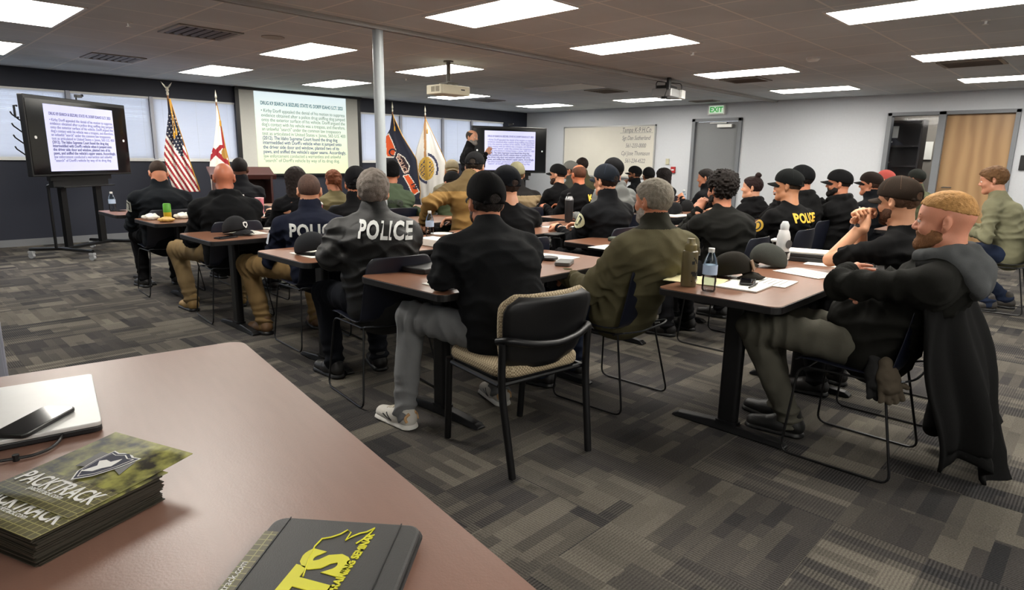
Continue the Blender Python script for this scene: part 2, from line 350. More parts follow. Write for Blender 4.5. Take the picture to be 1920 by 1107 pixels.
# ------------------------------------------------------------------ ceiling fittings
LENS = mat('lit_lens', (255, 250, 240), .5, emit=LAMP); OFFL = mat('unlit_lens', (205, 203, 198), .5)
FRW = mat('troffer_frame_white', (225, 224, 220), .5)
def troffer(x, y, lab, lit=True):
    r = empty('ceiling_light', (x, y, CEIL), 0, lab, 'ceiling light', 'recessed rectangular ceiling lights')
    f = MB(); W_, D_ = .60, 1.215
    for a in (-1, 1): f.box((a*(W_/2-.0125), 0, -.004), (.025, D_, .008)); f.box((0, a*(D_/2-.0125), -.004), (W_-.05, .025, .008))
    f.build('frame', FRW, r); MB().box((0, 0, -.0045), (W_-.05, D_-.05, .007)).build('diffuser', LENS if lit else OFFL, r)
gx = [1.23, 3.76, 5.65, 8.25, 10.72]; gy = [1.30, 3.81, 6.85, 9.42]
for x in (-1.2, 1.23, 3.76, 8.25): troffer(x, -1.3, 'lit rectangular ceiling light added behind the camera, out of the picture, to brighten the near floor and desk')  # unseen extra row, added to brighten the near floor and desk
colw = ['leftmost column', 'second column from the left', 'middle column', 'fourth column', 'column nearest the pale wall']
roww = ['nearest row', 'second row', 'third row', 'row nearest the navy wall']
for i, x in enumerate(gx):
    for j, y in enumerate(gy):
        if i == 0 and j == 0: continue
        lit = not (i == 3 and j == 2)
        troffer(x, y, ('lit' if lit else 'unlit')+' rectangular ceiling light, %s, %s' % (colw[i], roww[j]), lit)
def vent(x, y, w_, d_, lab):
    r = empty('ceiling_vent', (x, y, CEIL), 0, lab, 'air vent', 'ceiling air vents')
    f = MB()
    for a in (-1, 1): f.box((a*(w_/2-.02), 0, -.006), (.04, d_, .012)); f.box((0, a*(d_/2-.02), -.006), (w_-.08, .04, .012))
    f.build('frame', mat('vent_frame', (132, 126, 118), .5), r)
    s = MB(); n = 7
    for k in range(n): s.box((-w_/2+.06+(w_-.12)*k/(n-1), 0, -.008), (.03, d_-.09, .003), ry=.6)
    s.build('louvres', mat('vent_louvre', (104, 98, 92), .5), r)
    MB().box((0, 0, -.001), (w_-.06, d_-.06, .002)).build('duct_opening', mat('duct_black', (22, 20, 20), .9), r)
vent(2.53, 6.6, .58, .58, 'brown slatted square vent, nearer of two at left'); vent(2.46, 9.2, .58, .58, 'slatted square vent nearer the navy wall at left')
vent(9.0, 6.55, .55, .5, 'dark slatted vent beyond the unlit light panel'); vent(8.95, 4.12, .5, .55, 'slatted vent beside the light above the grey door')
vent(8.95, 1.5, .5, .6, 'slatted vent under the right edge light'); vent(11.55, 6.1, .3, .5, 'small black vent close to the pale wall'); vent(9.1, 9.5, .5, .5, 'dim vent near the blinds right of projector')
o = MB().lathe([(.07, 0), (.07, -.02), (.05, -.04), (.0, -.042)], 20).build('smoke_detector', WHITE, None, True, loc=(7.52, 2.72, CEIL-.0)); tag(o, 'white round smoke detector on the ceiling right of centre', 'smoke detector')
for k, (x, y, l) in enumerate(((1.93, 6.65, 'far left ceiling tiles'), (6.38, 3.54, 'ceiling beside the middle light'), (6.43, 1.03, 'ceiling at upper right'), (5.9, 7.9, 'ceiling beyond the white projector'))):
    o = MB().lathe([(.035, 0), (.035, -.005), (.012, -.008), (.01, -.03), (.022, -.034), (.022, -.037), (0, -.038)], 12).build('sprinkler_head', WHITE, None, True, loc=(x, y, CEIL)); tag(o, 'white fire sprinkler head on the '+l, 'sprinkler', 'ceiling sprinklers')
o = MB().lathe([(.11, 0), (.11, -.006), (0, -.008)], 20).build('ceiling_speaker', mat('grille', (150, 142, 134), .6), None, True, loc=(3.1, 6.3, CEIL)); tag(o, 'round flat speaker grille in the ceiling left of the pillar', 'ceiling speaker')
f = MB(); f.box((4.6, 5.0, CEIL-.012), (15.2, .075, .024)); f.box((4.6, 5.028, CEIL-.03), (15.2, .012, .014)); f.box((4.6, 4.972, CEIL-.03), (15.2, .012, .014))
o = f.build('trim_4', mat('track_aluminium', (168, 166, 162), .4, metal=.2)); o['kind'] = 'structure'
o = MB().lathe([(.048, 0), (.048, CEIL-.03)], 28).build('pillar', mat('pillar_paint', (172, 180, 184), .35), None, True, loc=(3.46, 5.04, 0)); o['kind'] = 'structure'
# exit sign, thermostat, alarm
e = empty('exit_sign', (XR, 6.14, 2.25), 0, 'white exit sign with green letters above the grey door', 'exit sign')
MB().box((-.03, 0, .1), (.06, .36, .19)).build('housing', WHITE, e, bevel=.004)
MB().box((-.0615, 0, .105), (.003, .30, .14)).build('face', mat('exit_face', (205, 235, 205), .5, emit=.5), e)
textmesh('letters', 'EXIT', .135, mat('exit_green', (30, 150, 60), .5, emit=.6), e, frame((-.0645, 0, .058), (0, -1, 0), (0, 0, 1)), bold=.004)
o = MB().box((0, 0, 0), (.03, .075, .12)).build('thermostat', mat('beige_plastic', (190, 186, 160), .5), None, bevel=.004, loc=(XR-.016, 7.18, 1.33)); tag(o, 'small beige thermostat on pale wall right of whiteboard', 'thermostat')
fa = empty('fire_alarm', (XR, 7.03, 1.16), 0, 'red fire alarm pull station on pale wall', 'fire alarm')
MB().box((-.02, 0, 0), (.04, .1, .13)).build('housing', mat('alarm_red', (170, 25, 28), .4), fa, bevel=.004); MB().box((-.043, 0, 0), (.006, .06, .03)).build('pull_handle', WHITE, fa)
o = MB().box((0, 0, 0), (.03, .08, .22)).build('wall_phone', BLACK, None, bevel=.006, loc=(XR-.016, 1.21, 1.4)); tag(o, 'black wall fixture right of the wooden door frame', 'wall fixture')
# whiteboard
wb = empty('whiteboard', (XR, 8.78, 1.55), 0, 'large wall whiteboard with handwriting at its right end', 'whiteboard')
MB().box((-.012, 0, -.02), (.016, 2.5, 1.1)).build('board', mat('whiteboard_enamel', (214, 210, 198), .3, noise=.05, nscale=3), wb)
f = MB()
for a in (-1, 1): f.box((-.015, a*1.26, -.02), (.03, .03, 1.15)); f.box((-.015, 0, -.02+a*.56), (.03, 2.55, .03))
f.build('frame', mat('alu_frame', (170, 170, 168), .4, metal=.4), wb); MB().box((-.05, 0, -.59), (.08, 1.4, .015)).build('pen_tray', mat('alu_frame', (0, 0, 0)), wb)
for k, s in enumerate(('Tampa K-9 H.Co', 'Sgt Dan Sutherland', '561-233-0000', 'Cpl Jose Thomason', '561-234-4522')):
    textmesh('handwriting', s, .13 if k else .15, mat('marker_ink', (110, 110, 114), .6), wb, frame((-.0215, -.78, .40-k*.165), (0, -1, 0), (0, 0, 1)), shear=.25, sx=.72)
MB().box((-.0212, -.78, .385), (.001, .85, .006)).build('underline', MATS['marker_ink'], wb)

# ------------------------------------------------------------------ screens
SLIDE = ["\u2022 Kirby Dorff appealed the denial of his motion to suppress", "evidence obtained after a police drug sniffing dog jumped", "onto the exterior surface of his vehicle. Dorff argued the",
 "dog's contact with his vehicle was a trespass, and therefore,", "an unlawful \"search\" under the common law trespassory", "test as articulated in United States v. Jones, 565 U.S. 400"]
SLIDE2 = ["(2012). The Idaho Supreme Court found the drug dog", "intermeddled with Dorff's vehicle when it jumped onto", "the driver side door and window, planted two of its",
 "paws, and sniffed the vehicle's upper seams. Accordingly,", "law enforcement conducted a warrantless and unlawful", "\"search\" of Dorff's vehicle by way of its drug dog."]
TITLE = "DRUG K9 SEARCH & SEIZURE: STATE VS. DORFF IDAHO S.CT. 2023"
def slide_material(name, top, bot, e, z0, z1):
    m = bpy.data.materials.new(name); m.use_nodes = True; nt = m.node_tree; b = nt.nodes['Principled BSDF']
    tc = nt.nodes.new('ShaderNodeTexCoord'); sp = nt.nodes.new('ShaderNodeSeparateXYZ'); nt.links.new(tc.outputs['Object'], sp.inputs[0])
    mr = nt.nodes.new('ShaderNodeMapRange'); mr.inputs[1].default_value = z0; mr.inputs[2].default_value = z1; nt.links.new(sp.outputs[2], mr.inputs[0])
    rp = nt.nodes.new('ShaderNodeValToRGB'); rp.color_ramp.elements[0].color = srgb(bot)+(1,); rp.color_ramp.elements[1].color = srgb(top)+(1,)
    nt.links.new(mr.outputs[0], rp.inputs[0]); nt.links.new(rp.outputs[0], b.inputs['Emission Color']); b.inputs['Emission Strength'].default_value = e
    b.inputs['Base Color'].default_value = (.3, .3, .3, 1); b.inputs['Roughness'].default_value = .6; return m
def slide_text(parent, w_, h_, zc, y, inkA, inkB, inkT):
    ln = h_/18.; sz = ln*1.1
    def line(s, k, ink, bold, nm):
        o = textmesh(nm, s, sz, ink, parent, frame((-w_*.44, y, zc+h_*.5-ln*(k+2.6)), (1, 0, 0), (0, 0, 1)), bold=bold, align='LEFT')
        tw = max(v.co.x for v in o.data.vertices); s_ = w_*(.9 if k == 0 else .92*min(1, len(s)/58+.03))/tw; o.data.transform(Matrix.Diagonal((s_, 1, 1, 1)))
    line(TITLE, 0, inkT, sz*.02, 'slide_title')
    for i, s in enumerate(SLIDE): line(s, i+1.6, inkA, .0, 'slide_line')
    for i, s in enumerate(SLIDE2): line(s, i+7.6, inkB if i < 4 else inkA, sz*(.015 if i < 4 else 0), 'slide_line')
ps = empty('projection_screen', (6.02, YB-.06, 0), 0, 'large pulled-down projection screen showing a text slide between window bands', 'projection screen')
SCW = mat('screen_white', (205, 205, 198), .8)
MB().box((0, 0, 1.72), (2.34, .01, 1.43)).build('screen_fabric', SCW, ps)
f = MB()
for a in (-1, 1): f.box((a*1.205, 0, 1.72), (.07, .014, 1.5))
f.box((0, 0, .985), (2.48, .03, .03)); f.box((0, -.01, 2.452), (2.5, .08, .04)); f.build('black_border', BLACK, ps)
MB().box((0, -.007, 1.715), (1.82, .002, 1.42)).build('projected_slide', slide_material('projected_slide', (226, 243, 248), (226, 236, 172), .92, 1.0, 2.4), ps)
I1 = mat('ink_grey', (120, 140, 132), .7); I2 = mat('ink_navy', (78, 84, 140), .7); I3 = mat('ink_teal', (60, 130, 150), .7)
slide_text(ps, 1.82, 1.42, 1.70, -.0095, I1, I2, I3)
def television(loc, rz, lab, glow, left_cart):
    t = empty('television', (loc[0], loc[1], 0), rz, lab, 'television', 'rolling interactive displays')
    MB().box((0, .04, 1.515), (1.70, .07, .95)).build('bezel', BLACK, t, bevel=.008)
    MB().box((0, .003, 1.505), (1.66, .004, .88)).build('glass', mat('tv_glass', (8, 8, 10), .12), t)
    MB().box((0, 0, 1.50), (1.16, .003, .80)).build('lit_slide', slide_material('tv_slide', (206, 206, 246), (196, 196, 240), .95, 1.0, 2.4), t)
    slide_text(t, 1.16, .80, 1.49, -.003, mat('ink_tv', (112, 112, 168), .7), mat('ink_tv2', (66, 68, 130), .7), mat('ink_tv', (0, 0, 0)))
    for a in (-1, 1): MB().lathe([(.018, 0), (.018, .004)], 14).build('round_button', WHITE, t, True).matrix_local = frame((a*.745, -.001, 1.50), (1, 0, 0), (0, 0, 1))
    cm = MB(); cm.tube([(0, .03, 1.99), (0, .03, 2.03)], .01); cm.box((0, .0, 2.035), (.09, .04, .035)); cm.tube([(.03, .0, 2.04), (.06, -.02, 2.05)], .015); cm.build('webcam', BLACK, t)
    c = empty('television_stand', (loc[0], loc[1], 0), rz, 'black wheeled stand carrying the '+('left' if left_cart else 'right')+' interactive television', 'display stand', 'rolling television stands')
    p = MB()
    for a in (-1, 1): p.box((a*.30, .14, .66), (.09, .05, 1.1)); p.tube([(a*.44, .2, .12), (a*.44, .2, .92), (a*.30, .16, .98)], .017)
    p.box((0, .12, .95), (.95, .06, .10)); p.box((0, .10, 1.02), (1.05, .05, .08)); p.build('upright', BLKM, c)
    MB().box((0, .1, .90), (.9, .25, .015)).build('shelf', BLKM, c, bevel=.004)
    b = MB()
    for a in (-1, 1): b.tube([(a*.52, -.36, .115), (a*.42, .16, .12), (a*.52, .5, .115)], .022)
    b.box((0, .14, .12), (.9, .12, .03)); b.build('base', BLKM, c)
    for a in (-1, 1):
        for q in (-.35, .48):
            w_ = MB(); w_.tube([(a*.52-.018, q, .035), (a*.52+.018, q, .035)], .035, 16); w_.box((a*.52, q, .08), (.05, .06, .03)); w_.build('caster', mat('caster_grey', (170, 172, 175), .4), c)
    if left_cart:
        rk = MB()
        for k in range(4): rk.tube([(-.80, .09, 1.28+k*.13), (-.93, .09, 1.36+k*.13), (-.95, .09, 1.39+k*.13)], .008)
        rk.tube([(-.86, .08, 1.72), (-.9, .08, 1.72), (-.9, .08, 1.85), (-.86, .08, 1.85)], .012); rk.build('side_hook', BLACK, t)
television((2.19, 9.87), math.atan2(1.05, 1.32), 'left interactive television on wheels showing lilac text slide', 1, True)
television((9.78, 9.52), math.atan2(-.62, 1.5), 'right interactive television behind the standing speaker showing text slide', 1, False)

# projectors
p = empty('projector', (5.2, 6.12, 2.08), 0, 'white ceiling projector left of centre right of the pillar', 'projector')
CRM = mat('cream_plastic', (226, 220, 196), .5)
MB().slab(rrect(.46, .30, .03), 0, .105).build('body', CRM, p, bevel=.008)
f = MB()
for k in range(8):
    for j in (0, 1): f.box((-.2315, -.08+j*.085+(k%4)*.018-.02, .055), (.002, .006, .06))
f.build('vent_grille', mat('grille_tan', (150, 144, 122), .6), p); MB().box((.1, -.151, .06), (.06, .002, .014)).build('badge', BLACK, p)
MB().lathe([(.035, -.15), (.035, -.17)], 16).build('lens', mat('lens_glass', (20, 24, 40), .08), p, True).matrix_local = Matrix.Translation((-.1, 0, .055)) @ Matrix.Rotation(PI/2, 4, 'X')
MB().tube([(0, 0, .16), (0, 0, CEIL-2.08)], .025, 14).box((0, 0, .135), (.16, .16, .02)).tube([(-.1, -.08, .1), (0, 0, .14), (.1, .08, .1)], .008).tube([(-.1, .08, .1), (0, 0, .14), (.1, -.08, .1)], .008).lathe([(.06, .38), (.06, .395)], 16).build('mount', mat('mount_grey', (96, 92, 84), .5), p)
p = empty('projector', (8.28, 4.98, 2.20), rad(10), 'silver projector hanging from black poles right of the white one', 'projector')
MB().slab(rrect(.36, .30, .03), .03, .14).build('body', mat('silver_plastic', (150, 150, 150), .4, metal=.3), p, bevel=.008)
MB().box((.25, -.06, .085), (.14, .24, .12)).build('lamp_housing', WHITE, p, bevel=.01)
MB().lathe([(.04, 0), (.04, .03)], 16, (-.1, -.02, 0)).build('lens_ring', BLACK, p, True)
f = MB(); f.tube([(-.17, -.1, .12), (-.17, -.1, CEIL-2.2)], .03, 12).tube([(.05, 0, .19), (.05, 0, CEIL-2.2)], .035, 12).box((.02, 0, .165), (.3, .2, .04))
for q in ((-.14, .08), (.24, -.12)): f.tube(smoothpath([(.05, 0, .24), (q[0]*1.3, q[1], .24), (q[0]*1.2, q[1], .1)], 5, .06), .006)
f.build('mount', BLACK, p)
MB().tube(smoothpath([(-.17, -.1, .16), (-.28, -.12, .1), (-.3, -.1, .02), (-.1, -.05, .0), (.2, 0, .02)], 6, .06), .006).build('cable', BLACK, p)

# ------------------------------------------------------------------ flags and lectern
def lerpline(pl, z):
    for (x0, z0), (x1, z1) in zip(pl[:-1], pl[1:]):
        if z <= z0 and z >= z1: return x0+(x1-x0)*(z0-z)/max(z0-z1, 1e-6)
    return pl[-1][0] if z < pl[-1][1] else pl[0][0]
def inpoly(x, z, P):
    c = False
    for i in range(len(P)):
        (x1, z1), (x2, z2) = P[i], P[i-1]
        if (z1 > z) != (z2 > z) and x < (x2-x1)*(z-z1)/(z2-z1)+x1: c = not c
    return c
def edged(x, z, P): return min((Vector((x, z))-closest((x, z), P[i-1], P[i])).length for i in range(len(P)))
def closest(p, a, b):
    p, a, b = Vector(p), Vector(a), Vector(b); t = max(0, min(1, (p-a).dot(b-a)/(b-a).length_squared)); return a.lerp(b, t)
def flag(x, y, ztop, lab, mats, Lb, Rb, cf, pleat, finial, ns=46, nt=110):
    rz = math.atan2(y, x)-PI/2
    r = empty('flag', (x, y, 0), rz, lab, 'flag', 'flags on poles in front of the navy wall')
    MB().lathe([(.13, 0), (.13, .02), (.05, .05), (.02, .1)], 20).build('base', GOLD, r, True)
    MB().tube([(0, 0, .05), (0, 0, ztop)], .013, 12).build('pole', mat('flag_pole_oak', (120, 78, 40), .4), r, True)
    z0, z1 = Lb[0][1], Lb[-1][1]; V = []; Fc = []; mi = []
    for j in range(nt+1):
        t = j/nt; z = z0+(z1-z0)*t; a, b = lerpline(Lb, z), lerpline(Rb, z)
        for i in range(ns+1):
            s = i/ns; V.append((a+(b-a)*s, -.03-pleat*(min(1, t*2.5))*(math.sin(s*15+1.2*math.sin(t*4))*.7+math.sin(s*29+t*3)*.3+1), z))
    n = ns+1
    for j in range(nt):
        for i in range(ns):
            Fc.append((j*n+i, (j+1)*n+i, (j+1)*n+i+1, j*n+i+1)); v = V[j*n+i]; q = V[(j+1)*n+i+1]
            mi.append(cf((v[0]+q[0])/2, (v[2]+q[2])/2, (i+.5)/ns, (j+.5)/nt))
    cl = mk('cloth', V, Fc, mats, r, True, mi); sd = cl.modifiers.new('s', 'SOLIDIFY'); sd.thickness = .003
    MB().tube([V[j*n+ns] for j in range(0, nt+1, 3)], .007, 6).build('fringe', GOLD, r)
    if finial == 'eagle':
        e = MB(); e.lathe([(.014, ztop-.02), (.02, ztop+.01), (.012, ztop+.03), (.026, ztop+.055), (.01, ztop+.09), (0.001, ztop+.11)], 12)
        for a in (-1, 1): e.add([(0, 0, ztop+.05), (a*.05, 0, ztop+.12), (a*.075, .004, ztop+.175), (a*.03, .006, ztop+.13), (0, .012, ztop+.08), (a*.045, -.012, ztop+.115)], [(0, 5, 1), (1, 5, 2), (0, 4, 3), (3, 2, 1, 0), (0, 3, 5)])
        e.build('eagle_finial', mat('finial_silver', (215, 208, 190), .3, metal=.6), r)
    else:
        MB().lathe([(.013, ztop-.03), (.018, ztop), (.008, ztop+.02), (.019, ztop+.05), (.012, ztop+.1), (.001, ztop+.16)], 12).build('spear_finial', mat('finial_silver', (215, 208, 190), .3, metal=.6), r, True)
    cd = MB()
    for k, l in (((0, .55), (1, .5)) if finial == 'eagle' else ((0, .3),)): cd.tube([(.012+k*.012, -.045, ztop-.08), (.03+k*.012, -.09-pleat*1.5, ztop-.3), (.035+k*.03, -.10-pleat*2, ztop-l)], .005, 6); cd.lathe([(.004, 0), (.014, -.02), (.016, -.09), (.002, -.1)], 8, (.035+k*.03, -.10-pleat*2, ztop-l))
    cd.build('tassel_cord', GOLD, r); return r
FR, FW_, FN = mat('flag_red', (150, 26, 38), .7), mat('flag_white', (232, 226, 216), .75), mat('flag_navy', (22, 26, 48), .7)
def zc(cy, top, k): return top-cy*k
k_ = .00165
us = lambda pts: [((a-155)*.0016, 2.13-(b-230)*k_) for a, b in pts]
uL = us([(158, 230), (140, 400), (112, 540), (90, 650), (75, 740), (85, 840), (130, 1060)]); uR = us([(172, 230), (215, 440), (255, 620), (300, 830), (345, 1010), (355, 1060)])
def cus(x, z, s, t):
    cx, cy = x/.0016+155, (2.13-z)/k_+230
    dd = ((cx-112)*190-(cy-545)*103)/216.
    if dd > 0 and cy < 735 and cx < 250-(cy-650)*.1 and not (cx > 238 and cy > 640):
        i, j = (cx*.87+cy*.5)/24., (-cx*.5+cy*.87)/36.
        if cy > 330 and abs(i % 1-.5) < .19 and abs((j+.5*(int(i) % 2)) % 1-.5) < .15: return 1
        return 2
    return 0 if int((dd+400)/19.) % 2 else 1
flag(3.47, 10.5, 2.2, 'red and white striped flag with navy star field, leftmost of the four flags', [FR, FW_, FN], uL, uR, cus, .018, 'eagle')
fl_ = lambda pts: [((a-600)*.00165, 2.08-(b-300)*k_) for a, b in pts]
fL = fl_([(596, 300), (590, 420), (575, 520), (545, 680), (515, 760), (495, 880), (500, 1100)]); fR = fl_([(606, 300), (622, 430), (650, 690), (665, 780), (680, 900), (690, 1100)])
SEAL = mat('seal_gold_green', (170, 130, 60), .6)
def cfl(x, z, s, t):
    cx, cy = x/.00165+600, (2.08-z)/k_+300
    if (cx-640)**2/900.+(cy-745)**2/2500. < 1: return 2
    if cx > 618+(cy-440)*.03 and cy > 440 and cx < 622+(cy-440)*.13+10 and cy < 720: return 0
    if abs((cy-735)-(cx-560)*1.0) < 30 or abs((cy-735)+(cx-560)*1.1) < 26: return 0 if cy > 660 else 1
    return 1
flag(4.17, 10.5, 2.16, 'white flag with red diagonal cross and gold seal, second from the left', [FR, FW_, SEAL], fL, fR, cfl, .012, 'spear')
kn = .00186
nv = lambda pts: [((a-235)*kn, 2.13-(b-165)*kn) for a, b in pts]
nL = nv([(230, 165), (205, 310), (165, 380), (150, 600), (170, 900), (180, 1040)]); nR = nv([(242, 175), (330, 370), (475, 610), (495, 800), (512, 960), (500, 1040)])
ORG = mat('flag_orange', (226, 88, 30), .7); PAT = mat('patch_maroon', (46, 26, 34), .7)
o1 = nv([(195, 350), (235, 440), (268, 530), (240, 600), (160, 600), (150, 380)]); o2 = nv([(325, 785), (390, 765), (455, 860), (505, 955), (430, 1000), (380, 880)])
pt = nv([(285, 550), (350, 590), (405, 680), (395, 740), (340, 765), (262, 600)])
def cnv(x, z, s, t):
    for P_, c_ in ((pt, 2), (o1, 0), (o2, 0)):
        if inpoly(x, z, P_): return 3 if edged(x, z, P_) < (.02 if c_ == 2 else .018) else c_
    return 1
nf = flag(7.5, 10.5, 2.22, 'navy flag with orange lettering patches hanging right of the grey pillar', [ORG, FN, PAT, FW_], nL, nR, cnv, .006, 'spear')
a_ = rad(-62)
textmesh('patch_letters', 'POLICE', .115, mat('patch_text', (220, 180, 160), .7), nf, frame(Vector((*nv([(322, 670)])[0], 0)).xzy+Vector((-.03, -.056, -.02)), (math.cos(a_), 0, math.sin(a_)), (-math.sin(a_), 0, math.cos(a_))), bold=.002)
textmesh('orange_letters', 'C', .2, FN, nf, frame((nv([(205, 560)])[0][0], -.056, nv([(205, 575)])[0][1]), (math.cos(-.5), 0, math.sin(-.5)), (math.sin(.5), 0, math.cos(.5))), bold=.004)
textmesh('orange_letters', '19', .15, FN, nf, frame((nv([(425, 880)])[0][0], -.056, nv([(425, 900)])[0][1]), (math.cos(a_), 0, math.sin(a_)), (-math.sin(a_), 0, math.cos(a_))), bold=.004)
kw = .0019
wv_ = lambda pts: [((a-565)*kw, 2.10-(b-170)*kw) for a, b in pts]
wL = wv_([(560, 170), (545, 260), (470, 480), (440, 640), (480, 900), (510, 1080)]); wR = wv_([(572, 175), (690, 420), (780, 610), (765, 800), (740, 1000), (730, 1080)])
NB = mat('ribbon_navy', (46, 50, 78), .7); WF = mat('flag_satin_white', (206, 203, 198), .6)
def cwf(x, z, s, t):
    cx, cy = x/kw+565, (2.10-z)/kw+170
    q = (cx-572)**2/7200.+(cy-690)**2/15500.
    if q < 1: return 1 if (q > .72 or abs(cx-575) < 24 or (int(cx/11)+int(cy/14)) % 3) else 2
    if abs(cx-560) < 11 and cy < 590: return 3
    q2 = ((cx-580)/110.)**2+((cy-690)/150.)**2
    if .82 < q2 < 1.2 and ((cx > 590 and cy < 760) or (cx < 575 and cy > 700)): return 2
    return 0
wf = flag(8.3, 10.5, 2.20, 'white satin flag with round gold seal, rightmost of the four flags', [WF, mat('seal_gold', (196, 158, 70), .5, metal=.2), NB, mat('leather_strap', (176, 128, 80), .6)], wL, wR, cwf, .012, 'spear')
lc = empty('lectern', (3.93, 9.2, 0), math.radians(-15), 'dark mahogany lectern in front of the navy wall beside the flags', 'lectern')
MAH = mat('dark_mahogany', (62, 30, 26), .4, noise=.2, stretch=(1, 1, .2))
f = MB()
for a in (-1, 1): f.box((a*.36, 0, .53), (.03, .5, 1.04))
f.box((0, .24, .53), (.72, .02, 1.04)); f.box((0, 0, .04), (.8, .56, .08)); f.build('body', MAH, lc, bevel=.004)
MB().box((0, 0, 1.08), (.86, .5, .03), rx=.28).box((0, -.24, 1.04), (.86, .02, .05), rx=.28).build('reading_top', MAH, lc, bevel=.004)
MB().box((0, .05, .6), (.69, .4, .02)).build('shelf', MAH, lc)

# ------------------------------------------------------------------ tables and chairs
EDGE = mat('black_edge_band', (24, 23, 24), .4)
def table(cx, cy, Lx, D_, rz, lab):
    t = empty('training_table', (cx, cy, 0), rad(rz), lab, 'table', 'rectangular training tables')
    MB().slab(rrect(Lx, D_, .05, off=-.003), .715, .741).build('tabletop', WOODTOP, t)
    MB().slab(rrect(Lx, D_, .05), .706, .7385).build('edge_band', EDGE, t, bevel=.003)
    for a in (-1, 1):
        x = a*(Lx/2-.28)
        c = MB(); c.slab(rrect(.055, .10, .02, c=(x, 0)), .05, .69); c.slab(rrect(.075, .12, .03, c=(x, 0)), .045, .06); c.build('leg_column', BLKM, t)
        fo = MB(); pr = [(-.30, .0, .014), (-.27, 0, .03), (-.1, 0, .045), (0, 0, .05), (.1, 0, .045), (.27, 0, .03), (.30, 0, .014)]
        V = []; Fc = []
        for (yy, _, hh) in pr:
            for sx_, zz in ((-.032, .004), (.032, .004), (.024, hh), (-.024, hh)): V.append((x+sx_, yy, zz))
        for i in range(len(pr)-1):
            for j in range(4): Fc.append((i*4+j, i*4+(j+1) % 4, (i+1)*4+(j+1) % 4, (i+1)*4+j))
        Fc += [(3, 2, 1, 0), tuple((len(pr)-1)*4+j for j in range(4))]
        fo.add(V, Fc).build('foot', BLKM, t, bevel=.004)
        MB().box((x, 0, .697), (.07, D_*.72, .018)).build('bracket', BLKM, t, bevel=.003)
    MB().box((0, .05, .69), (Lx-.6, .05, .03)).build('stretcher', BLKM, t)
    return t
TABLES = [(2.5, 2.47, 1.48, .66, .8, 'brown table in front of the man with grey trousers'), (3.43, 1.29, 1.53, .60, 0, 'nearest brown table with the camouflage bottle and brown cap'),
 (4.42, 2.72, 1.5, .6, 0, 'brown table in front of the man with curly dark hair'), (2.48, 3.63, 1.48, .66, 0, 'table in front of the leather police jacket with dark cap on it'),
 (4.17, 3.75, 1.5, .62, 0, 'table holding the tall black tumbler'), (2.44, 4.88, 1.48, .66, 0, 'table in front of the navy jacket man with grey cap and papers'),
 (4.4, 4.97, 1.5, .62, 0, 'table in front of the tan jacket, right of the pillar'), (2.53, 6.32, 1.48, .64, 0, 'table with green can, front of the black hooded man'),
 (4.32, 6.35, 1.5, .62, 0, 'table before the person in green hood'), (2.5, 7.4, 1.48, .68, 0, 'table farthest left with one water bottle at its end'),
 (4.2, 7.45, 1.5, .62, 0, 'table in the farthest row before the flags'), (6.0, 5.78, 1.5, .6, 0, 'far table in front of the beige and black shirted men'),
 (5.72, 4.22, 1.3, .58, 0, 'table in front of the grey hooded person'), (6.85, 3.82, 1.3, .6, 0, 'table carrying a dark cap near the grey door'),
 (8.78, 4.75, 1.4, .5, 0, 'far table before the man with phone'), (9.1, 6.6, 1.5, .6, 0, 'farthest table near the whiteboard'),
 (6.0, 2.80, 1.4, .58, 0, 'table in front of the yellow lettered shirt'), (7.5, 2.88, 1.4, .58, 0, 'table in front of the brown capped man'),
 (7.45, 1.42, 1.5, .56, 0, 'table at the right under the olive sweater elbows'), (10.0, 2.9, 1.4, .58, 0, 'table nearest the sidelight and wooden door')]
for q in TABLES: table(*q)

def make_chair():
    r = empty('stacking_chair', (0, 0, 0), 0)
    prof = [(.225, .430), (.215, .447), (.17, .456), (.08, .450), (-.05, .442), (-.14, .447), (-.185, .47), (-.205, .51), (-.222, .58), (-.24, .68), (-.252, .77), (-.258, .815), (-.262, .825)]
    V = []; Fc = []; nu = 11
    for i, (y, z) in enumerate(prof):
        t = i/(len(prof)-1); hw = .225 if t < .5 else .225-.03*(t-.5)*2
        if i == 0: hw = .2
        if i >= 11: hw -= .02*(i-10)
        for j in range(nu):
            u = -1+2*j/(nu-1); lift = .016*u*u; V.append((hw*u, y+(lift*1.8 if t > .5 else 0), z+(lift if t <= .5 else 0)))
    for i in range(len(prof)-1):
        for j in range(nu-1): Fc.append((i*nu+j, i*nu+j+1, (i+1)*nu+j+1, (i+1)*nu+j))
    s = mk('shell', V, Fc, NAVYSH, r, True); m = s.modifiers.new('s', 'SOLIDIFY'); m.thickness = .007; m.offset = -1; b = s.modifiers.new('ss', 'SUBSURF'); b.levels = b.render_levels = 1
    for a in (-1, 1):
        MB().tube(smoothpath([(a*.19, -.15, .432), (a*.245, -.235, .008), (a*.25, .23, .008), (a*.21, .20, .428), (a*.19, -.15, .432)], 5, .05), .0058, 8).build('sled_leg', BLKM, r)
    for y in (-.13, .17): MB().tube([(-.2, y, .425), (.2, y, .425)], .0058).build('cross_bar', BLKM, r)
    g = MB(); g.tube(smoothpath([(-.19, -.13, .43), (-.215, -.225, .46), (-.12, -.25, .455), (.12, -.25, .455), (.215, -.225, .46), (.19, -.13, .43)], 5, .05), .005); g.build('seat_rail', mat('dull_steel', (64, 66, 70), .35, metal=.7), r)
    return r
CHAIR0 = None; CPARTS = None
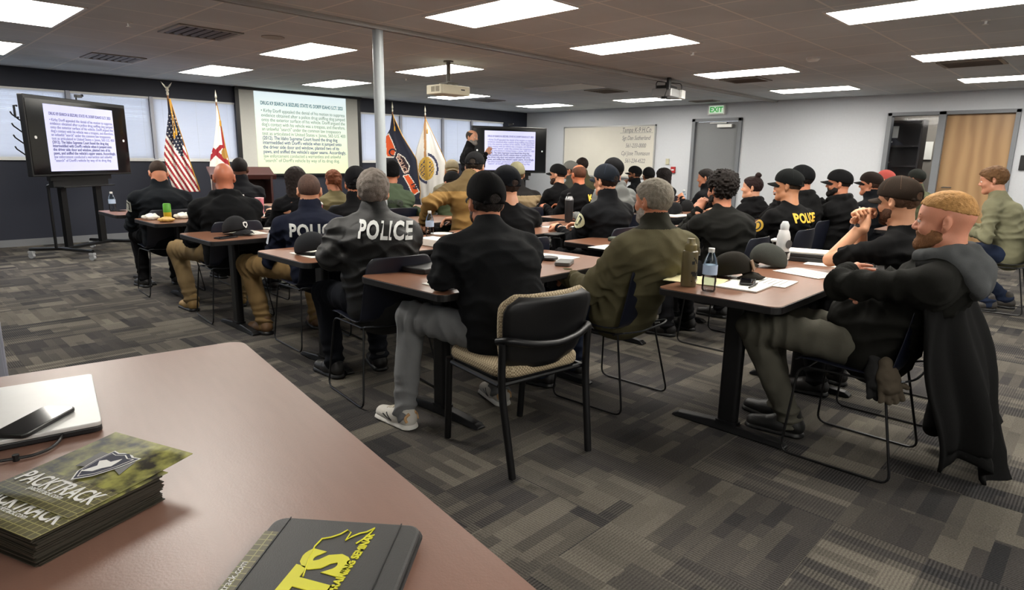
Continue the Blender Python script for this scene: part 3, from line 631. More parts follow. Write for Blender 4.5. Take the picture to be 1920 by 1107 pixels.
def chair_at(x, y, rz, lab):
    global CHAIR0
    if CHAIR0 is None: CHAIR0 = c = make_chair()
    else:
        c = CHAIR0.copy(); COL.objects.link(c)
        for ch in CHAIR0.children:
            d_ = ch.copy(); COL.objects.link(d_); d_.parent = c
    c.location = (x, y, 0); c.rotation_euler = (0, 0, rz); tag(c, lab, 'chair', 'navy stacking chairs'); return c
# ------------------------------------------------------------------ implicit-surface modelling
def hsh(i, j, k):
    n = (i*374761393+j*668265263+k*2147483647+1274126177) & 0x7fffffff
    n = ((n ^ (n >> 13))*1274126177) & 0x7fffffff
    return ((n ^ (n >> 16)) & 0xffff)/65535.
def vnoise(P, s):
    P = P*s; I = np.floor(P).astype(np.int64); f_ = P-I; f_ = f_*f_*(3-2*f_)
    out = 0
    for a in (0, 1):
        for b in (0, 1):
            for c in (0, 1):
                wt = (f_[..., 0] if a else 1-f_[..., 0])*(f_[..., 1] if b else 1-f_[..., 1])*(f_[..., 2] if c else 1-f_[..., 2])
                out = out+wt*hsh(I[..., 0]+a, I[..., 1]+b, I[..., 2]+c)
    return out
A3 = lambda v: np.array(v, float)
class Cone:
    def __init__(s, a, b, ra, rb, k=.02, ax=None, sc=1., op='+'):
        s.a, s.b, s.ra, s.rb, s.k, s.op = A3(a), A3(b), ra, rb, k, op
        s.ax = None if ax is None else A3(ax)/np.linalg.norm(ax); s.sc = sc
        R = max(ra, rb)*max(1, sc)+k; s.lo = np.minimum(s.a, s.b)-R; s.hi = np.maximum(s.a, s.b)+R
    def tr(s, P): return P if s.ax is None else P+((P@s.ax)*(1/s.sc-1))[..., None]*s.ax
    def d(s, P):
        a = s.tr(s.a); b = s.tr(s.b); P = s.tr(P); ba = b-a; t = np.clip(((P-a)@ba)/max(ba@ba, 1e-9), 0, 1)
        q = P-a-t[..., None]*ba; return np.sqrt((q*q).sum(-1))-(s.ra+(s.rb-s.ra)*t)
class Ell:
    def __init__(s, c, r, k=.02, R=None, op='+'):
        s.c, s.r, s.k, s.op = A3(c), A3(r), k, op; s.R = np.eye(3) if R is None else R
        m = s.r.max()+k; s.lo, s.hi = s.c-m, s.c+m
    def d(s, P):
        q = (P-s.c)@s.R; k0 = np.sqrt(((q/s.r)**2).sum(-1)); k1 = np.sqrt(((q/(s.r**2))**2).sum(-1)); return k0*(k0-1)/np.maximum(k1, 1e-6)
class Half:   # keeps the side n.p > t
    def __init__(s, c, n, k=.006): s.c, s.n, s.k, s.op = A3(c), A3(n)/np.linalg.norm(n), k, '&'; s.lo = None
    def d(s, P): return -((P-s.c)@s.n)
def xf(pr, c, R):   # move primitives from a local frame
    out = []
    for p in pr:
        if isinstance(p, Cone): out.append(Cone(R@p.a+c, R@p.b+c, p.ra, p.rb, p.k, None if p.ax is None else R@p.ax, p.sc, p.op))
        elif isinstance(p, Ell): out.append(Ell(R@p.c+c, p.r, p.k, R@p.R, p.op))
        else: out.append(Half(R@p.c+c, R@p.n, p.k))
    return out
def smin(a, b, k):
    h = np.clip(.5+.5*(b-a)/k, 0, 1); return b*(1-h)+a*h-k*h*(1-h)
def surf(prims, vox, off=0., noise=None):
    los = [p.lo for p in prims if p.lo is not None and p.op == '+']; his = [p.hi for p in prims if p.lo is not None and p.op == '+']
    lo = np.min(los, 0)-3*vox-off; hi = np.max(his, 0)+3*vox+off; n = np.ceil((hi-lo)/vox).astype(int)+1
    G = [lo[i]+vox*np.arange(n[i]) for i in range(3)]; D = np.full(n, 1., np.float32)
    def pts(a, b):
        g = np.empty((b[0]-a[0], b[1]-a[1], b[2]-a[2], 3)); g[..., 0] = G[0][a[0]:b[0], None, None]; g[..., 1] = G[1][None, a[1]:b[1], None]; g[..., 2] = G[2][None, None, a[2]:b[2]]; return g
    for p in prims:
        if p.lo is None: a, b = np.zeros(3, int), n
        else:
            a = np.clip(np.floor((p.lo-off-2*vox-lo)/vox).astype(int), 0, n); b = np.clip(np.ceil((p.hi+off+2*vox-lo)/vox).astype(int)+1, 0, n)
        if (b <= a).any(): continue
        sl = (slice(a[0], b[0]), slice(a[1], b[1]), slice(a[2], b[2])); d = p.d(pts(a, b)).astype(np.float32)
        if p.op == '+': D[sl] = smin(D[sl], d-off, p.k)
        elif p.op == '-': D[sl] = -smin(-D[sl], d, p.k)
        else: D[sl] = -smin(-D[sl], -d, p.k)
    if noise is not None:
        m = np.abs(D) < noise[0]*1.5+vox*2; I = np.argwhere(m); P = lo+I*vox; D[m] += (noise[0]*(vnoise(P, noise[1])*2-1)).astype(np.float32)
    B = (D < 0).astype(np.int8)
    c = B[:-1, :-1, :-1]+B[1:, :-1, :-1]+B[:-1, 1:, :-1]+B[:-1, :-1, 1:]+B[1:, 1:, :-1]+B[1:, :-1, 1:]+B[:-1, 1:, 1:]+B[1:, 1:, 1:]
    cells = np.argwhere((c > 0) & (c < 8))
    if len(cells) == 0: return np.zeros((0, 3)), np.zeros((0, 4), int)
    idx = np.full(c.shape, -1, np.int32); idx[tuple(cells.T)] = np.arange(len(cells))
    acc = np.zeros((len(cells), 3)); cnt = np.zeros(len(cells))
    for ax in range(3):
        o1, o2 = [q for q in range(3) if q != ax]
        for u in (0, 1):
            for v in (0, 1):
                p0 = cells.copy(); p0[:, o1] += u; p0[:, o2] += v; p1 = p0.copy(); p1[:, ax] += 1
                d0, d1 = D[tuple(p0.T)], D[tuple(p1.T)]; m = (d0 < 0) != (d1 < 0)
                t = d0[m]/(d0[m]-d1[m]); q = p0[m].astype(float); q[:, ax] += t; acc[m] += q; cnt[m] += 1
    V = lo+acc/cnt[:, None]*vox; Fs = []
    for ax in range(3):
        o1, o2 = (ax+1) % 3, (ax+2) % 3
        s0 = [slice(None)]*3; s1 = [slice(None)]*3; s0[ax] = slice(0, -1); s1[ax] = slice(1, None)
        a, b = B[tuple(s0)], B[tuple(s1)]; e = np.argwhere(a != b); e = e[(e[:, o1] > 0) & (e[:, o2] > 0) & (e[:, o1] < n[o1]-1) & (e[:, o2] < n[o2]-1)]
        ins = a[tuple(e.T)] == 1; q = []
        for du, dv in ((-1, -1), (0, -1), (0, 0), (-1, 0)):
            g = e.copy(); g[:, o1] += du; g[:, o2] += dv; q.append(idx[tuple(g.T)])
        q = np.stack(q, 1); q[~ins] = q[~ins][:, ::-1]; Fs.append(q)
    return V, np.concatenate(Fs).astype(np.int64)
def vnorm(V, Fc):
    a, b, c, d = (V[Fc[:, i]] for i in range(4)); n = np.cross(c-a, d-b); N = np.zeros_like(V)
    for i in range(4):
        for k in range(3): N[:, k] += np.bincount(Fc[:, i], n[:, k], len(V))
    return N/np.maximum(np.linalg.norm(N, axis=1), 1e-9)[:, None]
def folds(V, Fc, fl, base=.003, seed=0.):
    N = vnorm(V, Fc); w_ = (vnoise(V+seed, 9)-.5)*2*base+(vnoise(V+seed+5, 22)-.5)*base
    for c, ax, rr, amp, fr in fl:
        c = A3(c); ax = A3(ax); ax = ax/np.linalg.norm(ax); q = V-c
        g = np.exp(-(q**2).sum(1)/rr**2); ph = (q@ax)*fr+5.0*vnoise(V*A3((1, 1, 1))+seed+fr, 7); w_ = w_+amp*g*(1-2*np.abs(np.sin(ph)))*1.0
    return V+N*w_[:, None]
def joinm(parts):
    Vs = []; Fs = []; n = 0
    for V, Fc in parts:
        Vs.append(V); Fs.append(Fc+n); n += len(V)
    return np.concatenate(Vs), np.concatenate(Fs)

def rotm(yaw=0, pitch=0, roll=0):   # yaw about z, then pitch (nod down +) about x, roll about y
    return np.array(Matrix.Rotation(yaw, 3, 'Z') @ Matrix.Rotation(-pitch, 3, 'X') @ Matrix.Rotation(roll, 3, 'Y'))
def cranium(o=0.): return [Ell((0, -.012, .028), (.074+o, .096+o, .087+o), .02), Ell((0, .045, .03), (.058+o, .045+o, .062+o), .03)]
def head_prims(fine):
    h = cranium()+[Ell((0, .032, -.035), (.057, .058, .078), .025), Cone((-.048, .005, -.07), (-.012, .07, -.098), .02, .017, .03), Cone((.048, .005, -.07), (.012, .07, -.098), .02, .017, .03),
         Cone((0, .062, -.1), (0, .072, -.098), .018, .018, .02), Cone((0, .082, .015), (0, .104, -.026), .008, .012, .012),
         Ell((-.013, .095, -.032), (.009, .011, .008), .008), Ell((.013, .095, -.032), (.009, .011, .008), .008),
         Cone((-.034, .078, .024), (.034, .078, .024), .012, .012, .012), Ell((-.04, .06, -.03), (.022, .025, .024), .02), Ell((.04, .06, -.03), (.022, .025, .024), .02)]
    if fine:
        h += [Ell((-.031, .098, .002), (.014, .017, .010), .010, op='-'), Ell((.031, .098, .002), (.014, .017, .010), .010, op='-'),
              Cone((-.018, .084, -.056), (.018, .084, -.056), .0065, .0065, .005), Cone((-.014, .084, -.068), (.014, .084, -.068), .0075, .0075, .005)]
    if fine: h += [Cone((a*.021, .0905, .0075), (a*.042, .0845, .0065), .0042, .0036, .003) for a in (-1, 1)]+[Cone((a*.022, .0895, -.0085), (a*.041, .0845, -.008), .0036, .0034, .003) for a in (-1, 1)]
    for a in (-1, 1):
        h += [Ell((a*.080, -.013, -.004), (.0085, .018, .030), .007, rotm(a*-.55, 0, 0)), Ell((a*.074, -.006, -.03), (.008, .01, .014), .006)]
        if fine: h += [Ell((a*.089, -.006, .0), (.005, .009, .018), .005, rotm(a*-.55, 0, 0), op='-')]
    return h
def hair_prims(kind):
    H = []; noise = None
    hp = Half((0, 0, .004), (0, -.616, .788))
    if kind == 'buzz': H = cranium(.0035)+[hp]
    elif kind == 'fade': H = cranium(.0045)+[Ell((0, -.005, .072), (.066, .09, .052), .015), Half((0, 0., .048), (0, -.22, .97), .008)]; noise = (.0025, 110)
    elif kind == 'short': H = cranium(.010)+[Half((0, .004, -.008), (0, -.66, .75), .012)]; noise = (.004, 80)
    elif kind == 'thick': H = cranium(.018)+[Half((0, .004, -.02), (0, -.70, .72), .012)]; noise = (.005, 60)
    elif kind == 'ring': H = cranium(.005)+[Half((0, .0, -.004), (0, -.7, .7)), Ell((0, .03, .11), (.07, .1, .07), .01, op='-')]
    elif kind == 'curly': H = cranium(.022)+[Ell((0, -.02, .07), (.1, .115, .08), .03), Half((0, .012, -.02), (0, -.72, .7), .014)]; noise = (.014, 75)
    elif kind == 'long': H = cranium(.014)+[Cone((0, -.06, .03), (0, -.085, -.22), .075, .055, .04, (1, 0, 0), 1.25), Cone((-.06, -.01, .03), (-.065, -.02, -.17), .03, .03, .03), Cone((.06, -.01, .03), (.065, -.02, -.17), .03, .03, .03), Ell((0, .09, -.03), (.058, .06, .085), .012, op='-')]; noise = (.005, 55)
    elif kind == 'bun': H = cranium(.011)+[Half((0, .012, -.012), (0, -.72, .7), .012), Ell((0, -.055, .135), (.034, .034, .032), .012)]; noise = (.004, 70)
    elif kind == 'lowbun': H = cranium(.010)+[Half((0, .012, -.02), (0, -.72, .7), .012), Ell((0, -.12, -.005), (.036, .032, .042), .014), Cone((.0, -.12, -.01), (.03, -.13, -.1), .024, .012, .02)]; noise = (.005, 60)
    elif kind == 'beanie': H = cranium(.016)+[Ell((0, -.02, .09), (.075, .09, .07), .04), Half((0, 0, .0), (0, -.25, .97), .01)]; noise = (.002, 60)
    if kind in ('buzz', 'short', 'thick', 'ring', 'curly', 'bun', 'lowbun'): H += [Ell((a*.092, -.008, -.008), (.022, .024, .034), .006, op='-') for a in (-1, 1)]
    return H, noise
def beard_prims(full=1.):
    return [Ell((0, .032, -.038), (.061, .062, .078), .02), Cone((-.05, .005, -.066), (-.012, .074, -.1), .022, .02, .03), Cone((.05, .005, -.066), (.012, .074, -.1), .022, .02, .03), Cone((0, .066, -.103), (0, .076, -.1), .019*full, .02*full, .02), Cone((-.02, .084, -.047), (.02, .084, -.047), .011, .011, .008),
            Half((0, .05, -.026), (0, .30, -.95), .01), Half((0, -.006, 0), (0, 1, 0), .01)]
def cap_mesh(R, c, vox, back_open=True, puff=0., low=0.):
    P = [Ell((0, -.012, .034), (.088, .112, .098+puff), .02), Ell((0, .02, .06), (.075, .085, .075+puff), .03), Half((0, 0, .020-low), (0, -.2, .98), .006)]
    if back_open: P += [Ell((0, -.132, .022), (.036, .026, .028), .005, op='-'), Cone((-.045, -.1055, .004), (.045, -.1055, .004), .008, .008, .003)]
    P += [Ell((0, -.01, .133+puff), (.009, .009, .006), .003)]
    return surf(xf(P, c, R), vox)
def brim_mesh(R, c, z0=.03, L=.072, curve=.026):
    V = []; Fc = []; nu, nv_ = 17, 6
    for j in range(nv_):
        v = j/(nv_-1)
        for i in range(nu):
            u = -1+2*i/(nu-1); x = .080*u*(1-.08*v); yi = .102*math.sqrt(max(0, 1-(x/.092)**2))-.008; yo = yi+L*(max(0, 1-abs(u)**2.6))**.5
            V.append((x, yi+(yo-yi)*v, z0-curve*u*u-.012*v-.0))
    for j in range(nv_-1):
        for i in range(nu-1): Fc.append((j*nu+i, j*nu+i+1, (j+1)*nu+i+1, (j+1)*nu+i))
    n = len(V); V += [(x, y, z-.004) for x, y, z in V]; Fc += [tuple(q+n for q in reversed(f)) for f in Fc]
    for i in range(nu-1): k = (nv_-1)*nu+i; Fc.append((k, k+1, k+1+n, k+n)); Fc.append((i+1, i, i+n, i+1+n))
    V = np.array(V)@R.T+c; return V, Fc
def bake(o):
    dg = bpy.context.evaluated_depsgraph_get(); return o
def hand_prims(wr, d, nrm, side, curl=.5, sp=.0):
    # wr wrist, d towards the fingers, nrm out of the palm, side = +1 puts the thumb on d x nrm
    d = A3(d)/np.linalg.norm(d); nrm = A3(nrm); nrm = nrm-d*(nrm@d); nrm /= np.linalg.norm(nrm); t = np.cross(d, nrm)*side; wr = A3(wr)
    H = [Cone(wr-d*.04, wr+d*.02, .024, .024, .02, t, 1.15)]
    for i, o in enumerate((.030, .010, -.010, -.029)):
        H.append(Cone(wr+d*.012+t*o*.55, wr+d*(.082-.004*abs(i-1))+t*o, .015, .0125, .014))
    Ls = ((.040, .024, .020), (.044, .027, .021), (.041, .025, .020), (.032, .019, .018))
    for i, o in enumerate((.030, .010, -.010, -.029)):
        p = wr+d*(.084-.004*abs(i-1))+t*o; ang = .12
        for j, l in enumerate(Ls[i]):
            ang += curl*(.95, 1.15, .8)[j]*(1+.08*i); q = p+(d*math.cos(ang)+nrm*math.sin(ang)+t*o*sp*(j == 0))*l
            H.append(Cone(p, q, .0092-.0008*j, .0085-.0008*j, .0035)); p = q
    b = wr+d*.022+t*.026+nrm*.006; m = b+(d*.55+t*.65+nrm*.25)*.042; e = m+(d*.9+t*.15+nrm*(.2+.6*curl))*.03; g = e+(d*.85-t*(.3*curl)+nrm*(.3+.6*curl))*.024
    H += [Cone(b, m, .016, .0125, .012), Cone(m, e, .0115, .0105, .004), Cone(e, g, .0105, .0085, .003)]
    return H
# ------------------------------------------------------------------ people
def ray(px, py):
    f_ = fw+(px-960)/F*r1-(py-553.5)/F*u1; return np.array(f_)
def ik(s, h, L1, L2, hint):
    v = h-s; D_ = np.linalg.norm(v); D2_ = min(D_, (L1+L2)*.995); u = v/D_
    if D_ > D2_: h = s+u*D2_
    a = (L1*L1-L2*L2+D2_*D2_)/(2*D2_); hh = math.sqrt(max(0, L1*L1-a*a)); q = A3(hint)-u*(A3(hint)@u); q /= np.linalg.norm(q)
    return s+u*a+q*hh, h
def person(lab, px, py, d, bw=90, tv=None, hv=0, pitch=0, roll=0, jk='jacket', jc=(24, 25, 27), cc=None, pc=(30, 30, 34), sc=(24, 22, 22), hair=('buzz', (50, 38, 30)), cap=None, beard=None, sk=(196, 140, 112),
           arms=('table', 'table'), lean=.06, side=0, g=1., sw=.175, vox=.009, hvox=.0052, tw=None, feet=None, knees=None, text=None, chair=None, stand=False, nbo=None, sole=None, watch=False, patch=None, legs=True, face=False, cy=-.075, hoodc=None, group='seated people at the training'):
    H = ray(px, py)*d; H[2] += EYE; va = math.degrees(math.atan2(H[1], H[0]))
    if abs(px-960) > 0: pass
    th = rad(bw); rz = th-PI/2; R0 = rotm(rz)
    tws = rad((va+tv)-bw) if tv is not None else (rad(tw) if tw else 0.)
    fwd = np.array((math.cos(th), math.sin(th))); rt = np.array((math.sin(th), -math.cos(th)))
    root = H[:2]-fwd*lean-rt*side
    r = empty('person', (root[0], root[1], 0), rz, lab, 'person', group)
    hc = R0.T@(H-A3((root[0], root[1], 0))); Rh = rotm(rad(va+hv)-PI/2-rz, rad(pitch), rad(roll)); Rb = rotm(tws)
    nb = hc+Rb@A3(nbo if nbo is not None else (0, -.035, -.150)); hipz = .92 if stand else .545
    P0 = A3((0, 0, hipz+.02)); Rm = rotm(tws*.5)
    c1 = P0*.68+nb*.32+Rm@A3((0, -.015, 0)); c2 = P0*.33+nb*.67+Rb@A3((0, -.035, 0)); c3 = nb+Rb@A3((0, -.012, -.055))
    S_ = [nb+Rb@A3((a*sw, -.005, -.094)) for a in (-1, 1)]
    xb = Rb@A3((1, 0, 0)); xm = Rm@A3((1, 0, 0)); X = A3((1, 0, 0))
    E_ = []; W_ = []
    for i, a in enumerate((-1, 1)):
        q = arms[i]
        if q == 'table': hl = A3((a*.15, .40, .785)); hint = (a*.38, -.25, -1)
        elif q == 'lap': hl = A3((a*.07, .27, .66)); hint = (a*.8, -.5, -.3)
        elif q == 'crossed': hl = c2+Rb@A3((-a*.11, .21, -.03+.03*a)); hint = (a*.6, .9, -.5)
        elif q == 'down': hl = A3((a*.27, .05, hipz-.02)); hint = (a*.3, -1, 0)
        elif q == 'chin': hl = hc+A3((a*.03, .15, -.15)); hint = (a*.5, .3, -1)
        else: hl, hint = A3(q[0]), q[1]
        if isinstance(q, tuple) and len(q) > 2 and 'e' in q[2]: E_.append(A3(q[2]['e'])); W_.append(hl); continue
        e, hl = ik(S_[i], hl, .285, .265, hint); E_.append(e); W_.append(hl)
    if stand: K_ = [A3((-.1, .02, .50)), A3((.1, .02, .50))]; A_ = [A3((-.11, -.02, .09)), A3((.11, -.02, .09))]; HP = [A3((-.09, 0, .90)), A3((.09, 0, .90))]
    else:
        HP = [A3((-.09, .02, hipz-.005)), A3((.09, .02, hipz-.005))]
        ft = feet or ((-.15, .46), (.14, .44)); K_ = [A3(k) for k in knees] if knees else [A3((a*.16, .49, .525)) for a in (-1, 1)]
        A_ = [A3((f_[0], f_[1]-.04, .10)) for f_ in ft]
    SK = skin(sk); fine = hvox < .006
    # body: one mesh, finer at the head and the hands
    hd = xf(head_prims(fine), hc, Rh)+[Cone(hc+Rh@A3((0, -.028, -.05)), nb, .054, .064, .03), Cone(nb, c3, .064, .08, .02)]
    pv, pf = surf(hd, hvox); parts = [(pv, pf)]
    core = [Cone(P0, c1, .10, .10, .04, xm, 1.3), Cone(c1, c2, .10, .11, .04, xb, 1.3), Cone(c2, c3, .10, .06, .04, xb, 1.3)]
    for i in (0, 1): core += [Cone(c3, S_[i], .05, .05, .03), Cone(S_[i], E_[i], .045, .038, .02), Cone(E_[i], W_[i], .036, .026, .02), Cone(HP[i], K_[i], .07, .05, .03), Cone(K_[i], A_[i], .046, .035, .02)]
    parts.append(surf(core, max(.012, vox*1.2)))
    for i, a in enumerate((-1, 1)):
        fd = W_[i]-E_[i]; fd /= np.linalg.norm(fd); ex = arms[i][2] if isinstance(arms[i], tuple) and len(arms[i]) > 2 else {}
        dd = A3(ex.get('d', fd*.8+A3((-a*.25, .4, -.15)))); nn = A3(ex.get('n', (-a*.35, 0, -1) if arms[i] == 'table' else (-a*.8, 0, -.4)))
        hp = hand_prims(W_[i], dd, nn, ex.get('s', -a), ex.get('c', .45)); fa = [Cone(E_[i], W_[i], .040, .028, .02)] if jk == 'tee' else []
        parts.append(surf(fa+hp, min(hvox, .0045) if (face or d < 6) else .007))
    V, Fc = joinm(parts); mk('body', V, Fc, SK, r, True)
    if fine and face:
        EW, EB = mat('eye_white', (215, 208, 200), .2), mat('eye_iris', (40, 34, 30), .15)
        for a in (-1, 1):
            c = hc+Rh@A3((a*.031, .0825, .001)); mk('eye', *surf([Ell(c, (.0108,)*3, .002)], .002), EW, r, True)
            c = hc+Rh@A3((a*.031, .0895, .001)); mk('pupil', *surf([Ell(c, (.0052,)*3, .001)], .0015), EB, r, True)
            mk('eyebrow', *surf(xf([Cone((a*.014, .092, .028), (a*.044, .083, .029), .004, .0035, .003)], hc, Rh), .0025), hairm(beard or hair[1]), r, True)
    # hair, beard, cap
    if hair and hair[0] != 'bald':
        hp, nz = hair_prims(hair[0]); hv_, hf_ = surf(xf(hp, hc, Rh), hvox if hair[0] in ('buzz', 'fade', 'ring') else max(.005, hvox*.9), 0, nz)
        if len(hv_): mk('beanie' if hair[0] == 'beanie' else 'hair', hv_, hf_, cloth(hair[1]) if hair[0] == 'beanie' else hairm(hair[1]), r, True)
    if beard:
        bv_, bf_ = surf(xf(beard_prims(), hc, Rh), min(hvox, .006), .001, (.003, 80)); mk('beard', bv_, bf_, hairm(beard), r, True)
    if cap:
        back = cap.get('back', False); tl = rotm(PI if back else 0, rad(cap.get('tilt', 0)), 0); Rc = Rh@tl; cv, cf_ = cap_mesh(Rc, hc+Rh@A3((0, (-.022 if back else 0), .0)), min(hvox, .006), cap.get('open', True) and d < 6, cap.get('puff', 0))
        co = mk('cap', cv, cf_, cloth(cap['c']), r, True); bc = cap.get('brim', cap['c'])
        if d < 6.5:   # panel seams over the crown
            cb_ = BVHTree.FromPolygons([v.co for v in co.data.vertices], [tuple(p.vertices) for p in co.data.polygons]); c0 = Vector(hc+Rh@A3((0, -.012, .034))); sm = MB()
            for q in range(3):
                ph = q*PI/3+PI/6 if not cap.get('back') else q*PI/3; pts_ = []
                for u_ in np.linspace(-1.25, 1.25, 15):
                    dr = Vector(Rc@A3((math.sin(u_)*math.cos(ph), math.sin(u_)*math.sin(ph), math.cos(u_)))); h_ = cb_.ray_cast(c0+dr*.3, -dr, .3)
                    if h_[0] is not None: pts_.append(h_[0]+dr*.0003)
                if len(pts_) > 3: sm.tube(pts_, .0011, 5)
            sm.build('seam', cloth(tuple(min(255, int(v*1.35)+8) for v in cap['c'])), co)
        if True:
            pass
        V, Fc = brim_mesh(Rc, hc+Rh@A3((0, -.022 if back else 0, 0))); mk('brim', V, Fc, cloth(bc), co, True)
    # jacket
    up = (hc-nb); up /= np.linalg.norm(up)
    t = {'jacket': .0, 'hoodie': .008, 'tee': -.006, 'sweater': .004, 'coat': .014}[jk]; J = []
    J += [Cone(P0+A3((0, -.015, -.045)), c1, .134*g+t, .122*g+t, .05, xm, 1.34), Cone(c1, c2, .122*g+t, .122*g+t, .05, xb, 1.38), Cone(c2, c3, .118*g+t, .072+t, .05, xb, 1.35)]
    if g > 1.05: J.append(Ell(P0*.8+c1*.2+A3((0, .08, .06)), (.15*g, .13*g, .14), .06))
    for i, a in enumerate((-1, 1)):
        J += [Cone(nb-up*.02, S_[i]*.95+nb*.05+A3((0, 0, .0)), .056+t, .060+t, .05), Cone(c3-up*.04, S_[i]-up*.03, .085+t, .058+t, .04)]
        if jk == 'tee': J += [Cone(S_[i], S_[i]*.3+E_[i]*.7, .062, .064, .025)]
        else: J += [Cone(S_[i], E_[i], .061+t, .053+t, .04), Cone(E_[i], W_[i]*.95+E_[i]*.05, .053+t, .037+t*.7, .025)]
    if jk in ('jacket', 'coat'): J += [Cone(nb-up*.03, nb+up*.05, .084, .079, .02), Cone(nb+up*.01, nb+up*.14, .058, .062, .004, op='-')]
    elif jk == 'hoodie':
        ring = [nb+Rb@A3((.098*math.sin(q), .02-.088*math.cos(q), .012+.02*math.cos(q))) for q in np.linspace(-2.3, 2.3, 9)]
        J += [Cone(ring[k], ring[k+1], .030, .030, .02) for k in range(8)]+[Ell(nb+Rb@A3((0, -.115, -.065)), (.098, .038, .085), .03, Rb)]
    elif jk == 'sweater': J += [Cone(nb-up*.03, nb+up*.028, .078, .067, .02)]
    else: J += [Cone(nb-up*.03, nb+up*.008, .074, .066, .015)]
    fl_ = [(c1, (0, .2, 1), .20, .013, 38), (c1*.5+c2*.5, (.3, 0, 1), .22, .006, 26)]
    for i, a in enumerate((-1, 1)):
        ax = E_[i]-S_[i]; fl_ += [(E_[i], ax+(W_[i]-E_[i]), .12, .013, 50), (S_[i]*.55+E_[i]*.45, ax, .13, .007, 40), (S_[i]+Rb@A3((-a*.05, -.03, -.08)), (a*.6, 0, 1), .11, .011, 48), (E_[i]*.4+W_[i]*.6, W_[i]-E_[i], .10, .009, 60)]
    Vj, Fj = surf(J, vox); V0 = Vj; Vj = folds(Vj, Fj, fl_, .0048, px*.01)
    jm = [mat('black_leather', (22, 22, 22), .55, spec=.3, bump=.3, bscale=260, noise=.15) if jc == (44, 44, 43) else cloth(jc)]; mi = None
    if cc is not None:   # contrasting yoke and collar
        jm.append(cloth(cc)); cen = Vj[Fj].mean(1); mi = ((cen-(nb+Rb@A3((0, 0, cy))))@A3((0, 0, 1)) > 0).astype(int)
    jo = mk({'jacket': 'jacket', 'coat': 'jacket', 'hoodie': 'hooded_sweatshirt', 'tee': 'shirt', 'sweater': 'sweater'}[jk], Vj, Fj, jm, r, True, mi)
    if hoodc:
        mk('hood', *surf([Cone(ring[k], ring[k+1], .036, .036, .02) for k in range(8)]+[Ell(nb+Rb@A3((0, -.115, -.065)), (.108, .052, .095), .03, Rb), Cone(nb+Rb@A3((-.08, -.06, -.02)), nb+Rb@A3((-.06, -.13, -.1)), .04, .03, .03)], vox, 0, (.006, 24)), cloth(hoodc), r, True)
    # trousers and shoes
    if legs:
        Q = [Cone(P0+A3((-.05, -.01, -.03)), P0+A3((.05, -.01, -.03)), .104*g, .104*g, .04)]; fl_ = []
        for i, a in enumerate((-1, 1)):
            hem = A_[i]+A3((0, 0, -.02)); Q += [Cone(HP[i], K_[i], .093*min(g, 1.1), .073, .035), Cone(K_[i], K_[i]*.4+hem*.6, .072, .062, .03), Cone(K_[i]*.4+hem*.6, hem, .062, .058, .02)]
            fl_ += [(K_[i]+A3((0, -.06, 0)), K_[i]-HP[i], .13, .012, 46), (HP[i]*.6+K_[i]*.4, K_[i]-HP[i], .15, .006, 30), (hem, (0, .3, 1), .12, .010, 52), (HP[i], (a, 1, 0), .12, .010, 42)]
        Vq, Fq = surf(Q, vox*1.05); Vq = folds(Vq, Fq, fl_, .0035, px*.02); mk('trousers', Vq, Fq, cloth(pc), r, True)
        for i, a in enumerate((-1, 1)):
            x, y, z = A_[i]; fd = A3((a*.18, 1, 0)); fd /= np.linalg.norm(fd); o = A3((x, y, 0)); L_ = .175
            sh = [Cone(o+fd*-.03+A3((0, 0, .05)), o+fd*.06+A3((0, 0, .05)), .042, .044, .02), Cone(o+fd*.05+A3((0, 0, .045)), o+fd*L_+A3((0, 0, .034)), .044, .034, .02, A3((fd[1], -fd[0], 0)), 1.12), Cone(o+fd*-.02+A3((0, 0, .06)), o+A3((0, 0, .125)), .042, .046, .02), Half(o+A3((0, 0, .004)), (0, 0, 1), .004)]
            so = mk('shoe', *surf(sh, max(.006, vox*.75)), cloth(sc) if sole else mat('boot_%d_%d_%d' % sc, sc, .5, bump=.2), r, True)
            bt = [Cone(o+fd*-.03+A3((0, 0, .0)), o+fd*L_+A3((0, 0, .0)), .046, .042, .02, A3((fd[1], -fd[0], 0)), 1.1), Half(o+A3((0, 0, .003)), (0, 0, 1), .003), Half(o+A3((0, 0, .028)), (0, 0, -1), .003)]
            mk('sole', *surf(bt, max(.006, vox*.75)), mat('sole_white', (225, 222, 214), .5) if sole else BLACK, so, True)
            if sole:   # side stripes, laces and a tan heel patch following the shoe
                bv = BVHTree.FromPolygons([v.co for v in so.data.vertices], [tuple(p.vertices) for p in so.data.polygons]); sd_ = A3((fd[1], -fd[0], 0))
                def on(pl, rr_, nm, m_):
                    q_ = []
                    for (u_, v_, z_) in pl:
                        c_, n_, _, _ = bv.find_nearest(Vector(o+fd*u_+sd_*v_+A3((0, 0, z_)))); q_.append(c_+n_*.001)
                    MB().tube(smoothpath(q_, 3, .02), rr_, 6).build(nm, m_, so)
                for q in (-1, 1):
                    on([(.10, q*.06, .075), (.07, q*.06, .05), (.045, q*.06, .032)], .0035, 'side_stripe', BLACK); on([(.045, q*.06, .032), (.09, q*.06, .04), (.125, q*.06, .055)], .003, 'side_stripe', BLACK)
                    on([(-.06, q*.02, .09), (-.05, q*.05, .07), (-.06, q*.04, .045)], .008, 'heel_patch', mat('heel_tan', (196, 156, 110), .7))
                for kk in range(4): on([(.065+.018*kk, -.03, .10), (.07+.018*kk, 0, .12), (.065+.018*kk, .03, .10)], .0026, 'lace', mat('lace_cream', (206, 196, 176), .8))
    bvh = None
